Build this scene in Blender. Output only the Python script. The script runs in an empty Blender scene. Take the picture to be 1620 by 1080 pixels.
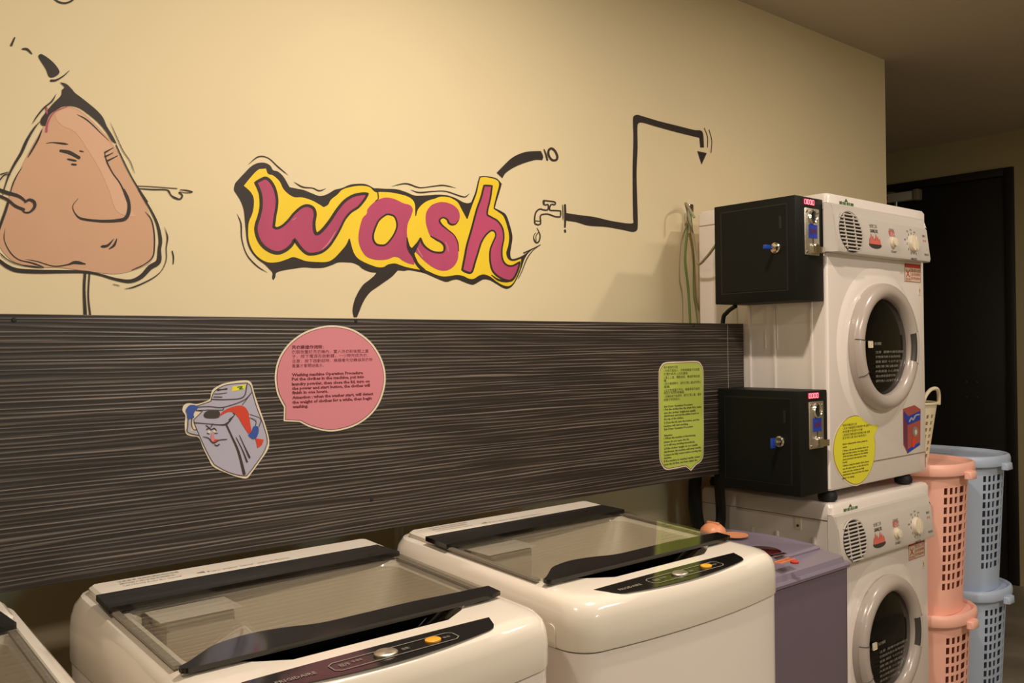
import bpy, bmesh, math, random
from mathutils import Vector, Matrix, geometry

random.seed(7)
S = bpy.context.scene
C = S.collection
CH = 1.40                     # camera height above the floor

# ------------------------------------------------------------------ camera
YAW, PITCH, ROLL, FPX = 0.703602464, 0.00599954616, -0.0113832461, 1406.907
cy, sy, cp, sp = math.cos(YAW), math.sin(YAW), math.cos(PITCH), math.sin(PITCH)
FW = Vector((sy*cp, cy*cp, sp))
_r = Vector((cy, -sy, 0)); _u = _r.cross(FW)
RT = _r*math.cos(ROLL) + _u*math.sin(ROLL)
UP = -_r*math.sin(ROLL) + _u*math.cos(ROLL)
EYE = Vector((0, 0, CH))
cam = bpy.data.objects.new('camera', bpy.data.cameras.new('camera')); C.objects.link(cam)
cam.data.sensor_width = 36; cam.data.lens = FPX/1620*36
cam.data.clip_start = 0.05; cam.data.clip_end = 60
M = Matrix((RT, UP, -FW)).transposed().to_4x4(); M.translation = EYE
cam.matrix_world = M
S.camera = cam

# ------------------------------------------------------------------ world, lamps, exposure
w = bpy.data.worlds.new('world'); S.world = w; w.use_nodes = True
w.node_tree.nodes['Background'].inputs[0].default_value = (1.0, 0.86, 0.66, 1)
w.node_tree.nodes['Background'].inputs[1].default_value = 0.06
S.view_settings.view_transform = 'Standard'; S.view_settings.look = 'None'
S.view_settings.gamma = 1; S.view_settings.use_curve_mapping = False
S.view_settings.exposure = -0.05

def lamp(x, y, z, watt, col=(1.0, 0.875, 0.74), r=0.05, spread=180):
    L = bpy.data.lights.new('downlight_and_fill', 'AREA'); L.shape = 'DISK'; L.size = r*2
    L.energy = watt; L.color = col; L.spread = math.radians(spread)
    o = bpy.data.objects.new('downlight_and_fill', L); C.objects.link(o); o.location = (x, y, z)
    return o
LAMPS = [(1.15, 0.85, 24.5), (-0.35, 0.80, 10), (2.75, 0.45, 12)]  # the last one is a fill added to brighten the right side
for x, y, e in LAMPS:
    lamp(x, y, 2.585, e)
def panel(x, y, z, sx, sy, watt, col, rot=(0, 0, 0)):
    L = bpy.data.lights.new('unseen_panel_light', 'AREA'); L.shape = 'RECTANGLE'; L.size = sx; L.size_y = sy
    L.energy = watt; L.color = col
    o = bpy.data.objects.new('unseen_panel_light', L); C.objects.link(o); o.location = (x, y, z); o.rotation_euler = rot
panel(1.9, -1.1, 2.57, 1.2, .6, 52, (1.0, 0.88, 0.76))                    # general fill added behind the camera, at ceiling height
panel(0.9, -3.15, 1.9, .40, .25, 9, (.45, .9, 1.0), (math.radians(90), 0, 0))   # unseen bluish light behind the camera, added for the cyan glints

# ------------------------------------------------------------------ helpers
def hexc(h):
    h = h.lstrip('#'); v = [int(h[i:i+2], 16)/255 for i in (0, 2, 4)]
    return tuple((c/12.92 if c <= .04045 else ((c+.055)/1.055)**2.4) for c in v) + (1,)

def mat(name, col, rough=.5, metal=0, spec=.5, coat=0, bump=None, vary=None, emit=None, trans=0):
    m = bpy.data.materials.new(name); m.use_nodes = True
    nt = m.node_tree; b = nt.nodes['Principled BSDF']
    c = hexc(col) if isinstance(col, str) else tuple(col) + (1,)*(4-len(col))
    b.inputs['Base Color'].default_value = c
    b.inputs['Roughness'].default_value = rough; b.inputs['Metallic'].default_value = metal
    b.inputs['Specular IOR Level'].default_value = spec
    b.inputs['Coat Weight'].default_value = coat; b.inputs['Coat Roughness'].default_value = .08
    b.inputs['Transmission Weight'].default_value = trans
    tc = nt.nodes.new('ShaderNodeTexCoord')
    if vary:                       # (scale, amount, stretch)
        sc, am, st = vary
        mp = nt.nodes.new('ShaderNodeMapping'); mp.inputs['Scale'].default_value = st
        nz = nt.nodes.new('ShaderNodeTexNoise'); nz.inputs['Scale'].default_value = sc; nz.inputs['Detail'].default_value = 4
        rp = nt.nodes.new('ShaderNodeValToRGB')
        rp.color_ramp.elements[0].position = .3; rp.color_ramp.elements[1].position = .7
        rp.color_ramp.elements[0].color = tuple(max(0, x*(1-am)) for x in c[:3]) + (1,)
        rp.color_ramp.elements[1].color = tuple(min(1, x*(1+am)) for x in c[:3]) + (1,)
        nt.links.new(tc.outputs['Object'], mp.inputs[0]); nt.links.new(mp.outputs[0], nz.inputs[0])
        nt.links.new(nz.outputs[0], rp.inputs[0]); nt.links.new(rp.outputs[0], b.inputs['Base Color'])
    if bump:                       # (scale, strength, stretch)
        sc, sg, st = bump
        mp = nt.nodes.new('ShaderNodeMapping'); mp.inputs['Scale'].default_value = st
        nz = nt.nodes.new('ShaderNodeTexNoise'); nz.inputs['Scale'].default_value = sc; nz.inputs['Detail'].default_value = 3
        bp = nt.nodes.new('ShaderNodeBump'); bp.inputs['Strength'].default_value = sg; bp.inputs['Distance'].default_value = .002
        nt.links.new(tc.outputs['Object'], mp.inputs[0]); nt.links.new(mp.outputs[0], nz.inputs[0])
        nt.links.new(nz.outputs[0], bp.inputs['Height']); nt.links.new(bp.outputs[0], b.inputs['Normal'])
    if emit:
        b.inputs['Emission Color'].default_value = hexc(emit[0]); b.inputs['Emission Strength'].default_value = emit[1]
    return m

def glass(name, col, alpha, rough=.02):
    """thin sheet of tinted glass: part of the light goes straight through, the surface mirrors"""
    m = bpy.data.materials.new(name); m.use_nodes = True; nt = m.node_tree; nt.nodes.clear()
    out = nt.nodes.new('ShaderNodeOutputMaterial'); mx = nt.nodes.new('ShaderNodeMixShader')
    tr = nt.nodes.new('ShaderNodeBsdfTransparent'); tr.inputs[0].default_value = tuple(v for v in col) + (1,)
    gl = nt.nodes.new('ShaderNodeBsdfGlossy'); gl.inputs['Roughness'].default_value = rough
    fr = nt.nodes.new('ShaderNodeFresnel'); fr.inputs[0].default_value = 1.45
    ml = nt.nodes.new('ShaderNodeMath'); ml.operation = 'MULTIPLY'; ml.inputs[1].default_value = alpha
    nt.links.new(fr.outputs[0], ml.inputs[0]); nt.links.new(ml.outputs[0], mx.inputs[0])
    nt.links.new(tr.outputs[0], mx.inputs[1]); nt.links.new(gl.outputs[0], mx.inputs[2])
    nt.links.new(mx.outputs[0], out.inputs[0])
    return m

def empty(name, loc, label=None, cat=None, group=None, rot=(0, 0, 0)):
    o = bpy.data.objects.new(name, None); C.objects.link(o); o.empty_display_size = .05
    o.location = loc; o.rotation_euler = rot
    tag(o, label, cat, group); return o

def tag(o, label=None, cat=None, group=None, kind=None):
    if label: o['label'] = label
    if cat: o['category'] = cat
    if group: o['group'] = group
    if kind: o['kind'] = kind
    return o

def obj(name, bm, m, parent=None, loc=None, rot=None, smooth=35, label=None):
    bmesh.ops.recalc_face_normals(bm, faces=bm.faces) if smooth is not None else None
    if smooth:
        for f in bm.faces: f.smooth = True
        lim = math.radians(smooth)
        for e in bm.edges:
            if len(e.link_faces) != 2 or e.calc_face_angle(0) > lim: e.smooth = False
    me = bpy.data.meshes.new(name); bm.to_mesh(me); bm.free()
    if m: me.materials.append(m)
    o = bpy.data.objects.new(name, me); C.objects.link(o)
    if parent: o.parent = parent
    if loc: o.location = loc
    if rot: o.rotation_euler = rot
    if label: o['label'] = label
    return o

def NB(): return bmesh.new()

def box(bm, x0, x1, y0, y1, z0, z1, bev=0, seg=2, mtx=None):
    vs = [bm.verts.new(v) for v in ((x0,y0,z0),(x1,y0,z0),(x1,y1,z0),(x0,y1,z0),(x0,y0,z1),(x1,y0,z1),(x1,y1,z1),(x0,y1,z1))]
    fs = [bm.faces.new([vs[i] for i in q]) for q in ((3,2,1,0),(4,5,6,7),(0,1,5,4),(1,2,6,5),(2,3,7,6),(3,0,4,7))]
    new = list(vs)
    if bev:
        ed = list({e for f in fs for e in f.edges})
        r = bmesh.ops.bevel(bm, geom=ed, offset=bev, segments=seg, profile=.5, affect='EDGES')
        new = list({v for f in r['faces'] for v in f.verts} | {v for v in vs if v.is_valid})
    if mtx is not None: bmesh.ops.transform(bm, matrix=mtx, verts=new)
    return bm

def frame_of(d):
    d = d.normalized(); a = Vector((0, 0, 1)) if abs(d.z) < .9 else Vector((1, 0, 0))
    u = d.cross(a).normalized(); return u, d.cross(u).normalized()

def lathe(bm, prof, n=32, c=(0, 0, 0), axis='Z', sy=1.0):
    """prof: (radius, height) pairs; revolved about axis through c"""
    rings = []
    for r, h in prof:
        ring = []
        for i in range(n):
            a = 2*math.pi*i/n; x, y = r*math.cos(a), r*math.sin(a)*sy
            p = {'Z': (x, y, h), 'Y': (x, h, y), 'X': (h, x, y)}[axis]
            ring.append(bm.verts.new((c[0]+p[0], c[1]+p[1], c[2]+p[2])))
        rings.append(ring)
    for a, b in zip(rings, rings[1:]):
        for i in range(n):
            j = (i+1) % n; bm.faces.new((a[i], a[j], b[j], b[i]))
    for k, (r, h) in ((0, prof[0]), (-1, prof[-1])):
        if r > 1e-6 and (k == 0 or True):
            try: bm.faces.new(rings[k])
            except ValueError: pass
    bmesh.ops.remove_doubles(bm, verts=[v for R in rings for v in R], dist=1e-6)
    return bm

def tube(bm, pts, r, n=8, caps=True):
    pts = [Vector(p) for p in pts]; rings = []
    u, v = frame_of(pts[1]-pts[0])
    for i, p in enumerate(pts):
        d = (pts[min(i+1, len(pts)-1)] - pts[max(i-1, 0)]).normalized()
        u = (u - d*u.dot(d)).normalized(); v = d.cross(u)
        rr = r[i] if isinstance(r, (list, tuple)) else r
        rings.append([bm.verts.new(p + (u*math.cos(2*math.pi*k/n) + v*math.sin(2*math.pi*k/n))*rr) for k in range(n)])
    for a, b in zip(rings, rings[1:]):
        for k in range(n): bm.faces.new((a[k], a[(k+1) % n], b[(k+1) % n], b[k]))
    if caps: bm.faces.new(rings[0]); bm.faces.new(rings[-1][::-1])
    return bm

def curve3(pts, k=6):
    P = [Vector(p) for p in pts]; out = []
    for i in range(len(P)-1):
        p0, p1, p2, p3 = P[max(i-1, 0)], P[i], P[i+1], P[min(i+2, len(P)-1)]
        for j in range(k):
            t = j/k
            out.append(.5*((2*p1) + (p2-p0)*t + (2*p0-5*p1+4*p2-p3)*t*t + (3*p1-p0-3*p2+p3)*t**3))
    out.append(P[-1]); return out

# ---- flat painted or printed marks: outlines given in photograph pixels, laid on a real plane
def ray(px, py): return RT*(px-810) - UP*(py-540) + FW*FPX

class Plane:
    """plane through o; u to the right, v up, n towards the viewer"""
    def __init__(s, o, u, v, n):
        s.o, s.u, s.v, s.n = Vector(o), Vector(u).normalized(), Vector(v).normalized(), Vector(n).normalized()
    def uv(s, px, py):
        d = ray(px, py); t = (s.o-EYE).dot(s.n)/d.dot(s.n); p = EYE + d*t - s.o
        return (p.dot(s.u), p.dot(s.v))
    def at(s, uv, h): return s.o + s.u*uv[0] + s.v*uv[1] + s.n*h

def crop(x0, y0, sc):
    return lambda pts: [(x0+p[0]/sc, y0+p[1]/sc) + tuple(p[2:]) for p in pts]

def herm(pts, closed, k=5):
    n = len(pts); out = []
    P = [Vector(p[:2]) for p in pts]; cor = [len(p) > 2 and p[2] for p in pts]
    rng = range(n) if closed else range(n-1)
    for i in rng:
        a, b = P[i], P[(i+1) % n]
        pa = P[i-1] if (closed or i > 0) else a; nb = P[(i+2) % n] if (closed or i+2 < n) else b
        ta = (b-a) if cor[i] or (not closed and i == 0) else (b-pa)*.5
        tb = (b-a) if cor[(i+1) % n] or (not closed and i+2 >= n) else (nb-a)*.5
        L = (b-a).length
        for t_ in (ta, tb):
            if t_.length > L*1.3: t_ *= L*1.3/t_.length
        for j in range(k):
            t = j/k
            out.append(a*(2*t**3-3*t*t+1) + ta*(t**3-2*t*t+t) + b*(-2*t**3+3*t*t) + tb*(t**3-t*t))
    if not closed: out.append(P[-1])
    return out

def fill(bm, pl, pts, h, k=5, smooth=True):
    P = herm(pts, True, k) if smooth else [Vector(p[:2]) for p in pts]
    Q = [pl.uv(*p) for p in P]
    tris = geometry.tessellate_polygon([[Vector((a, b, 0)) for a, b in Q]])
    vs = [bm.verts.new(pl.at(q, h)) for q in Q]
    for t in tris:
        try:
            f = bm.faces.new([vs[i] for i in t])
            f.normal_update()
            if f.normal.dot(pl.n) < 0: f.normal_flip()
        except ValueError: pass
    return bm

def stroke(bm, pl, pts, wd, h, closed=False, k=5, taper=False):
    """brush stroke along pts; wd = width in photograph pixels, one number or a list along the stroke"""
    h += random.uniform(0, .00025)          # no two brush marks share exactly one plane
    P = herm(pts, closed, k); n = len(P)
    if closed: P = P + [P[0]]; n += 1
    W = []
    for i in range(n):
        if isinstance(wd, (list, tuple)):
            f = i/(n-1)*(len(wd)-1); a = int(f); b = min(a+1, len(wd)-1); W.append(wd[a]*(1-(f-a)) + wd[b]*(f-a))
        else: W.append(wd)
        if taper:
            e = min(i, n-1-i)/max(1, n-1)
            W[-1] *= min(1, .25+e*6)
    L, R_ = [], []
    for i in range(n):
        a = P[i-1] if i > 0 else (P[-2] if closed else P[i]); b = P[i+1] if i < n-1 else (P[1] if closed else P[i])
        d = b-a
        if d.length < 1e-6: d = Vector((1, 0))
        d.normalize(); q = Vector((-d.y, d.x))*W[i]/2
        L.append(P[i]+q); R_.append(P[i]-q)
    if not closed and not taper:      # rounded ends
        for side in (0, 1):
            i = 0 if side == 0 else n-1
            d = (P[1]-P[0]) if side == 0 else (P[-1]-P[-2])
            d.normalize(); s_ = -1 if side == 0 else 1
            q = Vector((-d.y, d.x))*W[i]/2*.6; e = P[i]+d*s_*W[i]*.35
            if side == 0: L.insert(0, e+q); R_.insert(0, e-q)
            else: L.append(e+q); R_.append(e-q)
    vl = [bm.verts.new(pl.at(pl.uv(*p), h)) for p in L]; vr = [bm.verts.new(pl.at(pl.uv(*p), h)) for p in R_]
    for i in range(len(vl)-1):
        try:
            f = bm.faces.new((vl[i], vl[i+1], vr[i+1], vr[i])); f.normal_update()
            if f.normal.dot(pl.n) < 0: f.normal_flip()
        except ValueError: pass
    return bm

_font_cache = {}
def text_geo(s, bold=0.0):
    key = (s, bold)
    if key not in _font_cache:
        cu = bpy.data.curves.new('t', 'FONT'); cu.body = s; cu.resolution_u = 1; cu.offset = bold
        o = bpy.data.objects.new('t', cu); C.objects.link(o)
        dg = bpy.context.evaluated_depsgraph_get()
        me = bpy.data.meshes.new_from_object(o.evaluated_get(dg))
        vs = [tuple(v.co[:2]) for v in me.vertices]; fs = [tuple(p.vertices) for p in me.polygons]
        bpy.data.objects.remove(o); bpy.data.meshes.remove(me); bpy.data.curves.remove(cu)
        _font_cache[key] = (vs, fs)
    return _font_cache[key]

def text_uv(bm, pl, s, uL, vB, uR, hgt, h, bold=0.0):
    vs, fs = text_geo(s, bold)
    if not vs: return bm
    x0 = min(v[0] for v in vs); x1 = max(v[0] for v in vs)
    sx = (uR-uL)/(x1-x0); vv = [bm.verts.new(pl.at((uL+(v[0]-x0)*sx, vB+v[1]*hgt), h)) for v in vs]
    for f in fs:
        try:
            q = bm.faces.new([vv[i] for i in f]); q.normal_update()
            if q.normal.dot(pl.n) < 0: q.normal_flip()
        except ValueError: pass
    return bm

def text_px(bm, pl, s, xL, yB, xR, hpx, h, bold=0.0):
    """one line of print: left px, baseline px, right px (along the plane's own horizontal), size px"""
    u0, v0 = pl.uv(xL, yB); u1, _ = pl.uv(xR, yB); _, v1 = pl.uv(xL, yB-hpx)
    return text_uv(bm, pl, s, u0, v0, u1, (v1-v0), h, bold)

def local(bm, root):
    bmesh.ops.transform(bm, matrix=root.matrix_basis.inverted(), verts=bm.verts); return bm

# ------------------------------------------------------------------ materials
M_wall = mat('cream_wall_paint', '#e5d4ad', .75, bump=(55, .12, (1, 1, 1)), vary=(1.3, .03, (1, 1, 1)))
M_ceil = mat('dark_ceiling_paint', '#b9ac9a', .9)
M_floor = mat('dark_concrete_floor', '#8f8575', .45, vary=(3, .35, (1, 1, 1)), bump=(9, .2, (1, 1, 1)))
M_dark = mat('near_black_paint', '#191510', .55)
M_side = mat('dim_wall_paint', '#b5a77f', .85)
M_paint = mat('black_brush_paint', '#2b2018', .6, vary=(9, .25, (1, 1, 1)))
M_thin = mat('brown_brush_paint', '#35251a', .6)
M_yel = mat('yellow_wall_paint', '#f2cf28', .6, vary=(6, .05, (1, 1, 1)))
M_mag = mat('magenta_wall_paint', '#b6456b', .6, vary=(5, .16, (1, 1, .5)))
M_pnk = mat('pale_magenta_paint', '#cf7f8c', .6)
M_skin = mat('flesh_wall_paint', '#d3a685', .65, vary=(1.8, .10, (1, 1, 1)))
M_skinl = mat('light_flesh_paint', '#dbb091', .65)
M_white = mat('white_enamel', '#ede2da', .22, coat=.5)
M_white2 = mat('white_cap_plastic', '#e9dfd0', .16, coat=.6)
M_cream = mat('cream_plastic', '#e5dac0', .35)
M_basin = mat('pale_grey_plastic', '#c6baa6', .4)
M_blk = mat('black_gloss_plastic', '#0e0c0b', .12, coat=.5)
M_blkm = mat('black_matt_rubber', '#100f0e', .6)
M_seam = mat('dark_seam', '#7a6b55', .6)
M_coin = mat('black_powder_coat', '#131411', .5, spec=.2, bump=(260, .12, (1, 1, 1)))
M_chrome = mat('chrome', '#d8d2c4', .16, metal=1)
M_brush = mat('brushed_steel', '#cfc8b8', .42, metal=1, bump=(90, .25, (1, 1, 8)))
M_blue = mat('blue_print', '#1d3fa8', .35)
M_key = mat('blue_key_plastic', '#1c3f9c', .35)
M_led = mat('red_led', '#600814', .4, emit=('#c00c24', .45))
M_ledseg = mat('red_led_segment', '#ff90a0', .4, emit=('#ff8494', 2.2))
M_fascia = mat('silver_grey_plastic', '#c6bdb4', .33)
M_ring = mat('taupe_grey_plastic', '#b2a59c', .25, coat=.3)
M_dkgrey = mat('dark_grey_plastic', '#3c3833', .4)
M_purple = mat('purple_plastic', '#7d7282', .32, coat=.2)
M_purple2 = mat('dark_purple_enamel', '#6a5d6a', .4)
M_red = mat('red_print', '#c03a2e', .45)
M_redm = mat('red_flame_print', '#d0685a', .5)
M_orange = mat('orange_knob_plastic', '#d98f66', .4)
M_amber = mat('amber_button', '#e8a52c', .35)
M_greyp = mat('grey_print', '#8c8478', .5)
M_dprint = mat('dark_print', '#3a2c24', .6)
M_bprint = mat('maroon_print', '#6a1f28', .6)
M_cpink = mat('pink_sign_print', '#cd808b', .35)
M_cgreen = mat('green_sign_print', '#b2bf55', .35)
M_cyel = mat('yellow_sign_print', '#e0d83a', .3)
M_border = mat('cream_sign_border', '#dccfb6', .4)
M_pinkb = mat('pink_hamper_plastic', '#f8bba8', .42)
M_blueb = mat('blue_hamper_plastic', '#b4c3da', .42)
M_whiteb = mat('cream_basket_plastic', '#e9ddbf', .4)
M_gprint = mat('green_print', '#3f6a34', .5)
M_greenw = mat('green_cable', '#6f8a4a', .5)
M_greyw = mat('grey_cable', '#9c9078', .5)
M_glass = glass('lid_glass', (.97, .965, .94), .42)
M_dglass = mat('dark_door_glass', '#0b0b0a', .08, spec=.25)
M_lilac = mat('lilac_grey_print', '#aca9bb', .4)
M_glove = mat('blue_glove_print', '#34509c', .4)
M_cloth = mat('red_cloth_print', '#c8402c', .4)

def wood_mat():
    m = bpy.data.materials.new('dark_grooved_laminate'); m.use_nodes = True; nt = m.node_tree
    b = nt.nodes['Principled BSDF']; b.inputs['Roughness'].default_value = .42
    tc = nt.nodes.new('ShaderNodeTexCoord')
    def noise(st, det=2):
        mp = nt.nodes.new('ShaderNodeMapping'); mp.inputs['Scale'].default_value = st
        nz = nt.nodes.new('ShaderNodeTexNoise'); nz.inputs['Scale'].default_value = 1; nz.inputs['Detail'].default_value = det
        nt.links.new(tc.outputs['Object'], mp.inputs[0]); nt.links.new(mp.outputs[0], nz.inputs[0]); return nz.outputs[0]
    def mth(op, a, b, c_=None):
        n = nt.nodes.new('ShaderNodeMath'); n.operation = op
        for k, q in enumerate((a, b, c_)):
            if q is None: continue
            if isinstance(q, (int, float)): n.inputs[k].default_value = q
            else: nt.links.new(q, n.inputs[k])
        return n.outputs[0]
    sep = nt.nodes.new('ShaderNodeSeparateXYZ'); nt.links.new(tc.outputs['Object'], sep.inputs[0])
    ph = mth('MULTIPLY_ADD', sep.outputs[2], 2*math.pi/.0076, mth('MULTIPLY', noise((1.6, 1, 55), 2), 16))
    wv = mth('MULTIPLY_ADD', mth('SINE', ph, 0), .5, .5)
    ln = mth('POWER', wv, 2.2)
    md = noise((1.3, 1, 260), 2); md2 = noise((4, 1, 30), 2)
    a_ = mth('MULTIPLY', ln, mth('MULTIPLY_ADD', md, 2.6, -.75))
    mx_ = mth('MULTIPLY_ADD', md2, .35, a_)
    rp = nt.nodes.new('ShaderNodeValToRGB'); e = rp.color_ramp.elements
    e[0].position = .08; e[0].color = hexc('#211b17'); e[1].position = .95; e[1].color = hexc('#71645a')
    x = e.new(.40); x.color = hexc('#332a24')
    nt.links.new(mx_, rp.inputs[0]); nt.links.new(rp.outputs[0], b.inputs['Base Color'])
    class mx: outputs = [mx_]
    bp = nt.nodes.new('ShaderNodeBump'); bp.inputs['Strength'].default_value = .6; bp.inputs['Distance'].default_value = .0015
    nt.links.new(mx.outputs[0], bp.inputs['Height']); nt.links.new(bp.outputs[0], b.inputs['Normal'])
    return m
M_wood = wood_mat()

# ------------------------------------------------------------------ room shell
YW, ZC, XE, XD = 1.85, CH+1.205, 3.672, 5.50       # mural wall, ceiling, its free end, door wall
XL, YB = -1.6, -3.2
def struct(name, bm, m): return tag(obj(name, bm, m, smooth=None), kind='structure')
struct('floor', box(NB(), XL-.1, XD+.1, YB-.1, 4.3, -.1, 0), M_floor)
struct('ceiling', box(NB(), XL-.1, XD+.1, YB-.1, 4.3, ZC, ZC+.1), M_ceil)
struct('wall_back', box(NB(), XL, XE, YW, YW+.12, 0, ZC), M_wall)
struct('wall_left', box(NB(), XL-.1, XL, YB, YW+.12, 0, ZC), M_wall)
struct('wall_front', box(NB(), XL, XD, YB-.1, YB, 0, ZC), M_wall)
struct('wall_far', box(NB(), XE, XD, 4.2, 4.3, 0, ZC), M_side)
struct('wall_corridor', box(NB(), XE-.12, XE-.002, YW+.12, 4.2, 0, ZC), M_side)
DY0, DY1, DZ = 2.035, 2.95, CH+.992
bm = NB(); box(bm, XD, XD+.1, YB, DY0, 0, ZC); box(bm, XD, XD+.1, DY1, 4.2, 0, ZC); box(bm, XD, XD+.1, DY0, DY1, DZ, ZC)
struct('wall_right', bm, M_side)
# far door: black leaf in a black frame
door = tag(empty('door_1', (XD, (DY0+DY1)/2, 0)), kind='structure')
def dl(bm): return local(bm, door)
bm = NB(); box(bm, XD-.012, XD+.06, DY0-.02, DY0+.035, 0, DZ+.01, .006); box(bm, XD-.012, XD+.06, DY1-.035, DY1+.02, 0, DZ+.01, .006)
box(bm, XD-.012, XD+.06, DY0+.0352, DY1-.0352, DZ-.035, DZ+.01, .002)
obj('door_frame', dl(bm), M_dark, door)
bm = NB(); box(bm, XD+.012, XD+.05, DY0+.037, DY1-.037, .01, DZ-.037, .004)
obj('door_leaf', dl(bm), M_dark, door)
bm = NB(); lathe(bm, [(0, -.012), (.006, -.012), (.006, 0)], 8, (0, 0, 0), 'X')
for i, (yy, zz) in enumerate(((2.30, 1.16), (2.24, 1.16), (2.30, 1.07), (2.24, 1.07))):
    b2 = NB(); lathe(b2, [(0.001, -.006), (.006, -.004), (.006, 0)], 10, (XD+.012, yy, zz), 'X'); obj('door_bolt', dl(b2), M_dkgrey, door)
bm.free()
# door closer on the leaf, near the top
cl = empty('door_closer', (XD+.012, 2.70, CH+.90), 'silver overhead door closer with red label near the top of the black door', 'door closer')
bm = NB(); box(bm, XD-.045, XD+.010, 2.585, 2.86, CH+.885, CH+.94, .006); obj('closer_body', local(bm, cl), M_fascia, cl)
bm = NB(); box(bm, XD-.05, XD+.010, 2.545, 2.584, CH+.878, CH+.947, .008); obj('end_cap', local(bm, cl), M_greyp, cl)
bm = NB(); box(bm, XD-.0465, XD-.0455, 2.74, 2.775, CH+.90, CH+.925); obj('label', local(bm, cl), M_red, cl, label='small red label')
bm = NB(); tube(bm, [(XD-.02, 2.70, CH+.945), (XD-.05, 2.80, CH+.953), (XD-.05, 2.95, CH+.953)], .006); obj('closer_arm', local(bm, cl), M_chrome, cl)
bm = NB(); lathe(bm, [(.001, -.05), (.014, -.048), (.014, 0)], 14, (XD-.018, 2.70, CH+.885)); obj('pivot', local(bm, cl), M_chrome, cl)
# ------------------------------------------------------------------ the mural, brush-painted on the cream wall
W = Plane((0, YW, CH), (1, 0, 0), (0, 0, 1), (0, -1, 0))
A_, B_, C_, D_ = crop(360, 240, 5.144), crop(550, 280, 6.747), crop(660, 260, 5.145), crop(540, 400, 9.82)
E_, F_, G_, H_ = crop(0, 120, 5.4), crop(0, 300, 5.0625), crop(830, 300, 10.8), crop(770, 220, 12.46)
I_, K_, Z_ = crop(820, 150, 3.6), crop(350, 220, 2.842), crop(0, 0, 5.4)
def mroot(name, px, py, label):
    u, v = W.uv(px, py); return empty(name, (u, YW, CH+v), label, 'mural')
def islands(bm):
    bm.verts.ensure_lookup_table(); seen = set(); out = []
    for v in bm.verts:
        if v in seen: continue
        st_, isl = [v], []
        seen.add(v)
        while st_:
            q = st_.pop(); isl.append(q)
            for e in q.link_edges:
                o = e.other_vert(q)
                if o not in seen: seen.add(o); st_.append(o)
        out.append(isl)
    return out
def part(name, m, root, fn, **kw):
    bm = NB(); fn(bm); local(bm, root); last = None
    for isl in islands(bm):            # every brush mark is an object of its own
        b2 = NB(); mp = {v: b2.verts.new(v.co) for v in isl}
        for f in {f for v in isl for f in v.link_faces}: b2.faces.new([mp[v] for v in f.verts])
        last = obj(name, b2, m, root, smooth=None, **kw)
    bm.free(); return last

wash = mroot('painted_word', 600, 450, 'big painted word wash in magenta and yellow letters with thick black edging')
out_ = (A_([(65,250,1),(130,180),(190,120),(245,92),(300,90),(345,112),(370,150),(410,162),(455,205),(503,288,1),(560,300),(620,312),(690,340),(750,360),(810,345),(870,310),(930,295),(1000,267),(1090,260),(1140,270),(1190,297)])
 + B_([(300,120),(400,125),(520,130),(620,160),(690,190),(740,200),(850,195),(960,187),(1060,195),(1150,225),(1230,268)])
 + C_([(411,316),(438,308,1),(470,230),(490,150),(505,98,1),(550,95),(640,112),(687,158,1),(667,230),(645,300),(630,355,1),(690,385),(722,412),(748,480),(773,580),(766,660),(756,720),(765,765),(800,765),(860,740),(930,690),(1000,655,1),(940,690),(900,725),(870,775),(850,835),(820,910),(780,980),(740,1010),(700,1005),(640,970),(590,942),(540,935),(500,955),(460,977),(430,975),(380,957),(330,937),(290,940),(240,955),(200,945),(140,920),(60,885),(5,872)])
 + B_([(650,992),(600,1000),(545,995)]) + D_([(870,275,1),(780,370),(640,470),(540,540),(455,600),(380,690),(320,800),(280,900),(240,997,1),(190,997,1),(172,900),(185,800),(215,700),(270,590),(340,490),(430,420),(500,360),(545,305,1),(480,300),(400,280),(320,240),(270,195),(180,155),(80,145)])
 + A_([(900,900),(850,920),(780,942),(700,945),(620,940),(540,950),(450,965),(395,985),(387,1020),(372,1043,1),(362,1025),(365,985),(340,955),(300,915),(240,870),(190,810),(160,740),(148,650),(140,560),(130,470),(105,400),(75,350),(52,312),(56,275)]))
part('black_edging', M_paint, wash, lambda b: fill(b, W, out_, .0010))
yel_ = (A_([(130,277,1),(180,215),(225,165),(255,142,1),(310,137,1),(327,180),(370,195),(420,240),(450,300),(490,342),(540,370),(600,372),(660,387),(720,415),(780,452,1),(815,432),(840,390),(890,350),(930,310),(1000,287),(1080,277),(1150,287),(1185,318)])
 + B_([(300,163),(340,160),(450,165),(560,185),(640,210),(690,245),(715,300),(718,418,1),(728,412,1),(745,350),(790,295),(850,255),(930,230),(990,210),(1070,215),(1130,240),(1175,275),(1210,340)])
 + C_([(400,443,1),(408,443,1),(422,400),(450,320),(480,240),(500,150),(512,107,1),(560,105),(640,125),(663,162),(645,240),(625,320),(618,362,1),(660,390),(698,422),(725,490),(745,580),(738,660),(722,720),(738,770),(780,787),(843,768,1),(840,805),(832,850),(808,910),(778,965),(740,990),(690,980),(640,950),(590,912),(540,895),(500,905),(460,930),(420,930),(370,907),(320,900),(270,907),(210,912),(150,897),(90,870),(35,848)])
 + B_([(780,990),(700,977),(620,960),(560,940),(500,922),(430,932),(380,960),(320,962),(240,937),(160,902),(100,862),(60,802),(35,720),(20,657,1)])
 + A_([(985,708,1),(960,760),(910,820),(860,870),(810,895),(730,897),(640,890),(580,870),(530,857),(480,875),(420,895),(360,902),(310,895),(250,860),(200,800),(170,720),(165,640),(172,570),(200,500),(212,430),(208,370),(180,322)]))
part('yellow_ground', M_yel, wash, lambda b: fill(b, W, yel_, .0015))
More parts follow.
